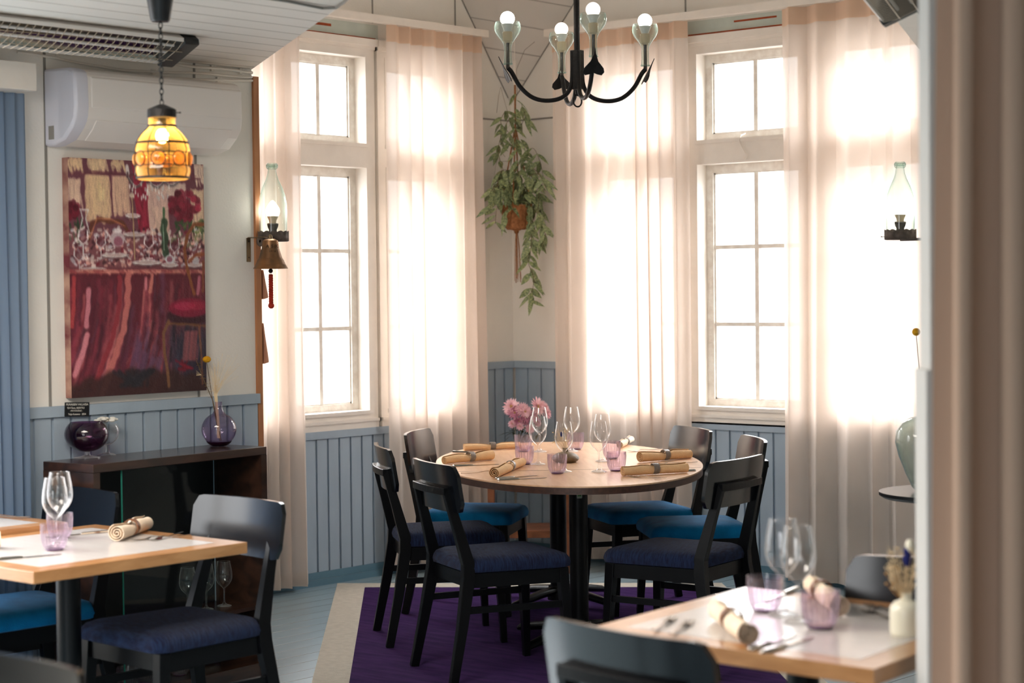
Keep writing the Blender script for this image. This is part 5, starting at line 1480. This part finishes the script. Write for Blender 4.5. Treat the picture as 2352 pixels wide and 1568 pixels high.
for vi, vn in enumerate(vines):
    dd = rr_.uniform(-.16, -.02) if vi not in (0,) else -.10
    P = [Vector(pv(x, y, dd * min(1, i * .6))) for i, (x, y) in enumerate(vn)]
    sm = []
    for j in range(len(P) - 1):
        for q in range(5):
            t_ = q / 5; p0 = P[max(j - 1, 0)]; p1 = P[j]; p2 = P[j + 1]; p3 = P[min(j + 2, len(P) - 1)]
            sm.append(.5 * ((2 * p1) + (p2 - p0) * t_ + (2 * p0 - 5 * p1 + 4 * p2 - p3) * t_ * t_ + (3 * p1 - p0 - 3 * p2 + p3) * t_ ** 3))
    sm.append(P[-1])
    stm.tube([tuple(p) for p in sm], .0016, 5)
    acc = 0
    for j in range(1, len(sm)):
        acc += (sm[j] - sm[j - 1]).length
        if acc > .032:
            acc = 0
            for s in range(2 if rr_.random() < .7 else 1):
                a = rr_.uniform(0, 2 * PI)
                d = Vector((math.cos(a), math.sin(a), 0)) * rr_.uniform(.35, .9) + RIGHT * rr_.uniform(-.5, .5) + down * rr_.uniform(.3, 1.1)
                e = sm[j] + d.normalized() * .1 + Vector((px0, py0, 0))
                if e.x < .03 or e.y > -.03: d = Vector((abs(d.x), -abs(d.y), d.z))
                leaf(lf, sm[j], d, FWD * -1 + Vector((rr_.uniform(-.6, .6), rr_.uniform(-.6, .6), .5)), rr_.uniform(.080, .118), rr_.uniform(.011, .0155), rr_.uniform(.05, .35), 5)
for k in range(46):
    f = rr_.random(); a = rr_.uniform(0, 2 * PI); r_ = .02 + .10 * f ** .7
    p = Vector((r_ * math.cos(a), r_ * math.sin(a), zq(455) + (1 - f) * .42 * rr_.random()))
    w_ = p + Vector((px0, py0, 0))
    if w_.x < .05 or w_.y > -.05: continue
    d = Vector((math.cos(a), math.sin(a), -rr_.uniform(.3, 1.4)))
    e = w_ + d.normalized() * .1
    if e.x < .03 or e.y > -.03: d = Vector((.2, -.2, -1))
    leaf(lf, p, d, FWD * -1 + Vector((0, 0, .6)), rr_.uniform(.075, .11), rr_.uniform(.012, .016), rr_.uniform(.05, .3), 5)
for pts in ([(1186, 330), (1150, 200), (1120, 220), (1108, 262)], [(1160, 360), (1120, 345), (1098, 390), (1087, 440)], [(1188, 215), (1186, 160), (1205, 115), (1228, 96)], [(1230, 440), (1255, 436), (1266, 434)], [(1250, 480), (1275, 515), (1291, 540)], [(1165, 370), (1134, 372), (1132, 400)]):
    stm.tube([pv(x, y, -.06) for x, y in pts], .0011, 5)
leaf(lf, pv(1087, 445, -.06), down + RIGHT * .35, FWD * -1, .085, .017, .1, 5)
for x, y, sx in ((1205, 680, -1), (1222, 690, .1), (1235, 680, 1), (1198, 600, -.6), (1242, 570, .5), (1232, 540, .6), (1190, 590, -.6), (1228, 640, .6), (1205, 645, -.7)):
    leaf(lf, pv(1218, y - 18, -.09), down * .8 + RIGHT * sx * .9, FWD * -1, .085, .018, .15, 5)
stm.build('vine_stems', M['stem'], pl)
lv = lf.build('foliage', M['leaf'], pl)

# ================================================================ SIDE STAND AND CHRYSANTHEMUMS BEHIND THE OVAL TABLE
sc_ = Vector((0.50, -0.50, 0))
Dn = (Vector((sc_.x, sc_.y, 1.55)) - CAM).dot(FWD)
q = at_d(1212, 1000, Dn); sx, sy = q.x, q.y
sdt = thing('side_stand', 'oak side stand with low shelf in the bay corner, behind the oval table', 'side table', (sx, sy, 0), YAW)
tz = .56
MB().prism(rounded(.235, .20, .015), tz - .028, tz).build('stand_top', M['cane'], sdt, smooth=False, bevel=.003)
for a in (-1, 1):
    for c in (-1, 1): MB().box((a * .205 - .018, c * .17 - .018, 0), (a * .205 + .018, c * .17 + .018, tz - .028)).build('leg', M['cane'], sdt, smooth=False)
MB().prism(rounded(.215, .18, .01), .195, .235).build('low_shelf', M['cane'], sdt, smooth=False, bevel=.003)
vb2 = at_d(1188, 1015, Dn); 
fv = thing('flower_vase', 'clear glass vase of pink chrysanthemums behind the oval table', 'vase', (vb2.x, vb2.y, tz + .0003))
hv = .150
MB().lathe([(.0, .001), (.028, .001), (.030, .010), (.030, hv - .03), (.036, hv)], 32).lathe([(.0, .008), (.0275, .009), (.0275, hv - .03), (.034, hv)], 32).build('glass_body', M['glass'], fv)
bq = thing('chrysanthemum_bouquet', 'bunch of pink chrysanthemums standing behind the oval table', 'flowers', (vb2.x, vb2.y, tz + .012))
def fx(px, py, dd=0): return Vector(at_d(px, py, Dn + dd)) - Vector((vb2.x, vb2.y, tz + .012))
rr_ = random.Random(5)
heads = [(1175, 934, .050, 'pink', -.03), (1200, 940, .040, 'pink', -.06), (1182, 948, .042, 'pinkdeep', -.05), (1206, 945, .040, 'pink', -.07), (1236, 934, .056, 'pink', -.04), (1254, 948, .040, 'pink', -.02), (1222, 955, .038, 'pinkdeep', -.05), (1208, 958, .034, 'pinkdeep', -.06),
         (1192, 968, .030, 'pinkdeep', -.05), (1177, 974, .026, 'pink', -.05), (1194, 979, .026, 'pink', -.06), (1216, 985, .032, 'pink', -.05), (1232, 968, .034, 'pinkdeep', -.03), (1250, 935, .036, 'pink', 0), (1168, 944, .026, 'pink', 0), (1205, 968, .026, 'pinkdeep', -.04)]
sb = MB()
for i, (x, y, r_, mt_, dd) in enumerate(heads):
    c = fx(x, y, dd)
    sb.tube([(rr_.uniform(-.008, .008), rr_.uniform(-.008, .008), .01), tuple(Vector((c.x * .4, c.y * .4, .16))), tuple(c - Vector((0, 0, r_ * .3)))], .0016, 5)
    nrm = (Vector((c.x, c.y, 0)) * 1.2 - FWD * .08 + Vector((0, 0, .07))).normalized()
    qt = nrm.to_track_quat('Z', 'Y').to_matrix().to_4x4()
    b = MB(); mm = Matrix.Translation(c) @ qt
    for layer, (np_, L, lift) in enumerate(((18, 1.0, .05), (15, .85, .35), (12, .66, .75), (8, .45, 1.2))):
        for k in range(np_):
            a = 2 * PI * (k + .5 * layer) / np_ + rr_.uniform(-.1, .1)
            d = Vector((math.cos(a), math.sin(a), math.tan(lift) * .8 + rr_.uniform(-.1, .1)))
            pb = MB(); leaf(pb, (math.cos(a) * r_ * .08, math.sin(a) * r_ * .08, layer * .002), d, (0, 0, 1), r_ * L, r_ * .13, -.1, 3)
            b.add(pb.v, pb.f, mm)
    h = b.build('blossom', M[mt_], bq)
    MB().sphere((0, 0, r_ * .12), r_ * .2, 10, 8, (1, 1, .6), mat=mm).build('flower_centre', M['centre'], h)
sb.build('stems', M['leaf2'], bq)
b = MB()
for k in range(34):
    c = fx(rr_.uniform(1170, 1240), rr_.uniform(975, 1003), rr_.uniform(-.05, .05))
    leaf(b, tuple(c), Vector((rr_.uniform(-1, 1), rr_.uniform(-1, 1), rr_.uniform(-.5, .6))), (0, 0, 1), rr_.uniform(.03, .06), .008, .3, 4)
leaf(b, tuple(fx(1175, 992)), -RIGHT * 1 + Vector((0, 0, -.12)), (0, 0, 1), .075, .010, .15, 5)
leaf(b, tuple(fx(1178, 992)), -RIGHT * 1 + Vector((0, 0, -.4)), (0, 0, 1), .06, .009, .2, 5)
b.build('foliage', M['leaf2'], bq)

# ================================================================ STONE VASE WITH DRIED FLOWERS ON THE OVAL TABLE
sv = onoval(1299, 1061)
vs_ = thing('stoneware_vase', 'flat ribbed brown stoneware vase in the middle of the oval table', 'vase', (sv.x, sv.y, TZ))
prf = []
for i in range(25):
    f = i / 24; z = .0 + .044 * f
    r_ = .030 + .033 * math.sin(PI * min(1, .12 + f * .86)) ** .8 + (.0012 if i % 2 else 0)
    prf.append((r_, z))
prf += [(.020, .047), (.014, .050), (.013, .060), (.0155, .066), (.012, .066), (.010, .052)]
MB().lathe([(.0, 0)] + prf, 40).build('vase_body', M['stone'], vs_)
Ds = (sv - CAM).dot(FWD)
db = thing('dried_posy', 'small posy of pale dried flowers in the brown stoneware vase', 'dried flowers', (sv.x, sv.y, TZ + .053))
def posy(root, cx, cy, D, origin, spanx, y0, y1, y2, scale=1.0, seed=1):
    rr = random.Random(seed)
    f = lambda x, y, dd=0: tuple(Vector(at_d(x, y, D + dd)) - origin)
    b = MB(); s_ = MB()
    for k in range(46):
        e = f(cx + rr.uniform(-spanx, spanx), rr.uniform(y1, y2), rr.uniform(-.03, .03) * scale)
        s_.tube([(0, 0, 0), tuple(Vector(e) * .5 + Vector((0, 0, .004))), e], .0005 * scale, 4)
        for q in range(5):
            b.sphere((e[0] + rr.uniform(-.006, .006) * scale, e[1] + rr.uniform(-.006, .006) * scale, e[2] + rr.uniform(-.006, .006) * scale), rr.uniform(.0010, .0022) * scale, 6, 4)
    tag(s_.build('stems', M['straw'], root), kind='stuff', label='fine dry stems')
    tag(b.build('florets', M['straw'], root), kind='stuff', label='tiny cream florets')
    return f
fpos = posy(db, 1294, 1000, Ds, Vector((sv.x, sv.y, TZ + .053)), 24, 0, 984, 1018, 1.0, 3)
MB().sphere(fpos(1289, 997, -.03), .0075, 10, 8, (.6, .6, 1.7)).build('blue_bloom', M['bluebloom'], db)

# ================================================================ CREAM VASE ON THE RIGHT FOREGROUND TABLE
cv = at_z(2082, 1458, TZ2)
Dc = (cv - CAM).dot(FWD)
cvz = thing('small_cream_vase', 'small cream bottle vase on the right foreground table, cut off by the drape', 'vase', (cv.x, cv.y, TZ2))
MB().lathe([(.0, 0), (.034, 0), (.037, .003), (.038, .01), (.038, .055), (.036, .066), (.028, .076), (.014, .081), (.0125, .092), (.0145, .098), (.011, .098), (.010, .085), (.0, .06)], 40).build('vase_body', M['stonewhite'], cvz)
dq = thing('dried_posy', 'dried flowers with a dark blue bloom in the small cream vase', 'dried flowers', (cv.x, cv.y, TZ2 + .0605))
fpos = posy(dq, 2074, 1300, Dc, Vector((cv.x, cv.y, TZ2 + .0605)), 36, 0, 1255, 1350, 1.25, 8)
MB().sphere(fpos(2084, 1278), .013, 12, 8, (.8, .8, 1.9)).build('blue_bloom', M['bluebloom'], dq)
MB().sphere(fpos(2090, 1255), .012, 12, 8, (.9, .9, 1.5)).build('cream_bloom', M['stonewhite'], dq)
b = MB()
rr_ = random.Random(17)
for k in range(14):
    e = Vector(fpos(rr_.uniform(2034, 2066), rr_.uniform(1296, 1350))); b.tube([(0, 0, .02), tuple(e * .6), tuple(e)], .0008, 5); b.sphere(tuple(e), .0035, 8, 6)
b.build('berry_stems', M['dryleaf'], dq)

# ================================================================ ROUND TABLE WITH DEMIJOHN, AT THE RIGHT DRAPE
zr = .80
rl = at_z(2021, 1130, zr); rcn = rl + RIGHT * .26
rt = thing('round_side_table', 'small round black table half hidden by the right drape', 'side table', (rcn.x, rcn.y, 0))
MB().lathe([(.0, zr - .022), (.245, zr - .022), (.26, zr - .012), (.26, zr), (.0, zr)], 64).build('tabletop', M['metalblack'], rt)
MB().lathe([(.02, .02), (.02, zr - .022)], 20).build('column', M['metalblack'], rt)
MB().lathe([(.0, 0), (.19, 0), (.19, .008), (.03, .022), (.0, .022)], 40).build('foot', M['metalblack'], rt)
Dr_ = (rl - CAM).dot(FWD); kk = Dr_ / FPX
dj = at_d(2126, 1125, Dr_)
dm = thing('demijohn', 'pale green glass demijohn on the small round black table', 'vase', (dj.x, dj.y, zr + .0003))
hD = 152 * kk
MB().lathe([(.0, .001), (.035, .001), (.050, .02), (.073, .07), (.096, .13), (.108, .18), (.104, .22), (.085, .25), (.055, .268), (.030, .275), (.026, .30), (.030, .31)], 44).build('glass_body', M['demijohn'], dm)
cq = thing('craspedia_stem', 'tall stem with round yellow bloom rising from the demijohn', 'dried flower', (dj.x, dj.y, zr + .012))
e = Vector(at_d(2104, 762, Dr_)) - Vector((dj.x, dj.y, zr + .012))
MB().tube([(0, 0, 0), (e.x * .3, e.y * .3, e.z * .5), tuple(e)], .0016, 6).build('stem', M['stem'], cq)
MB().sphere(tuple(e), .0145, 16, 12).build('yellow_bloom', M['yellow'], cq)

# ================================================================ RIGHT: HEATER UNDER THE CEILING, OPENING WALL AND DRAPES
h2 = at_z(2056, 22, 2.42)
ht = copy_tree(heat); ht.location = (h2.x + .03, h2.y + .02, 2.42); ht.rotation_euler = (0, 0, R(24)); ht['label'] = 'end of a second infrared heater at the top right beside the ceiling edge'
for c in ht.children: pass

Dw = 3.95
wl = at_d(2137, 800, Dw)
b = MB(); 
m = Matrix.Translation((wl.x, wl.y, 0)) @ Matrix.Rotation(YAW, 4, 'Z')
b.box((0, .0, 0), (.030, .10, ZC), mat=m); b.box((-.010, -.006, 0), (.0302, .106, 1.375), mat=m)
struct(b.build('wall_opening_right', M['plaster'], smooth=False))
def drape(label, c0, D, wd, folds, seed, amp=.045):
    p = at_d(c0, 800, D)
    rnd = random.Random(seed); b = MB(); rows = []
    n = folds * 24
    cuts = [0]
    for i in range(folds): cuts.append(cuts[-1] + rnd.uniform(.6, 1.4))
    cuts = [c / cuts[-1] for c in cuts]; am = [rnd.uniform(.7, 1.2) * amp for _ in range(folds)]
    for z in (0.02, .3, .7, 1.1, 1.5, 1.9, 2.2, ZC - .005):
        t_ = 1 - z / ZC; row = []
        for i in range(n + 1):
            u = i / n; k = min(folds - 1, max(j for j in range(folds) if cuts[j] <= u + 1e-9)); q = (u - cuts[k]) / (cuts[k + 1] - cuts[k])
            a = am[k]
            row.append((u * wd * (1 + .04 * t_) - .03 * t_ + a * .5 * math.sin(2 * PI * q), -a * (.5 - .5 * math.cos(2 * PI * q)) * (.8 + .4 * t_) + .01 * math.sin(4 * t_ + u * 9), z))
        rows.append(row)
    b.loft(rows, closed=False, caps=False)
    o = b.build('foreground_drape', M['drape'])
    o.location = (p.x, p.y, 0); o.rotation_euler = (0, 0, YAW)
    return tag(o, label, 'curtain')
drape('heavy beige floor-length drape filling the right edge of the picture', 2160, 3.80, .44, 6, 6, .085)
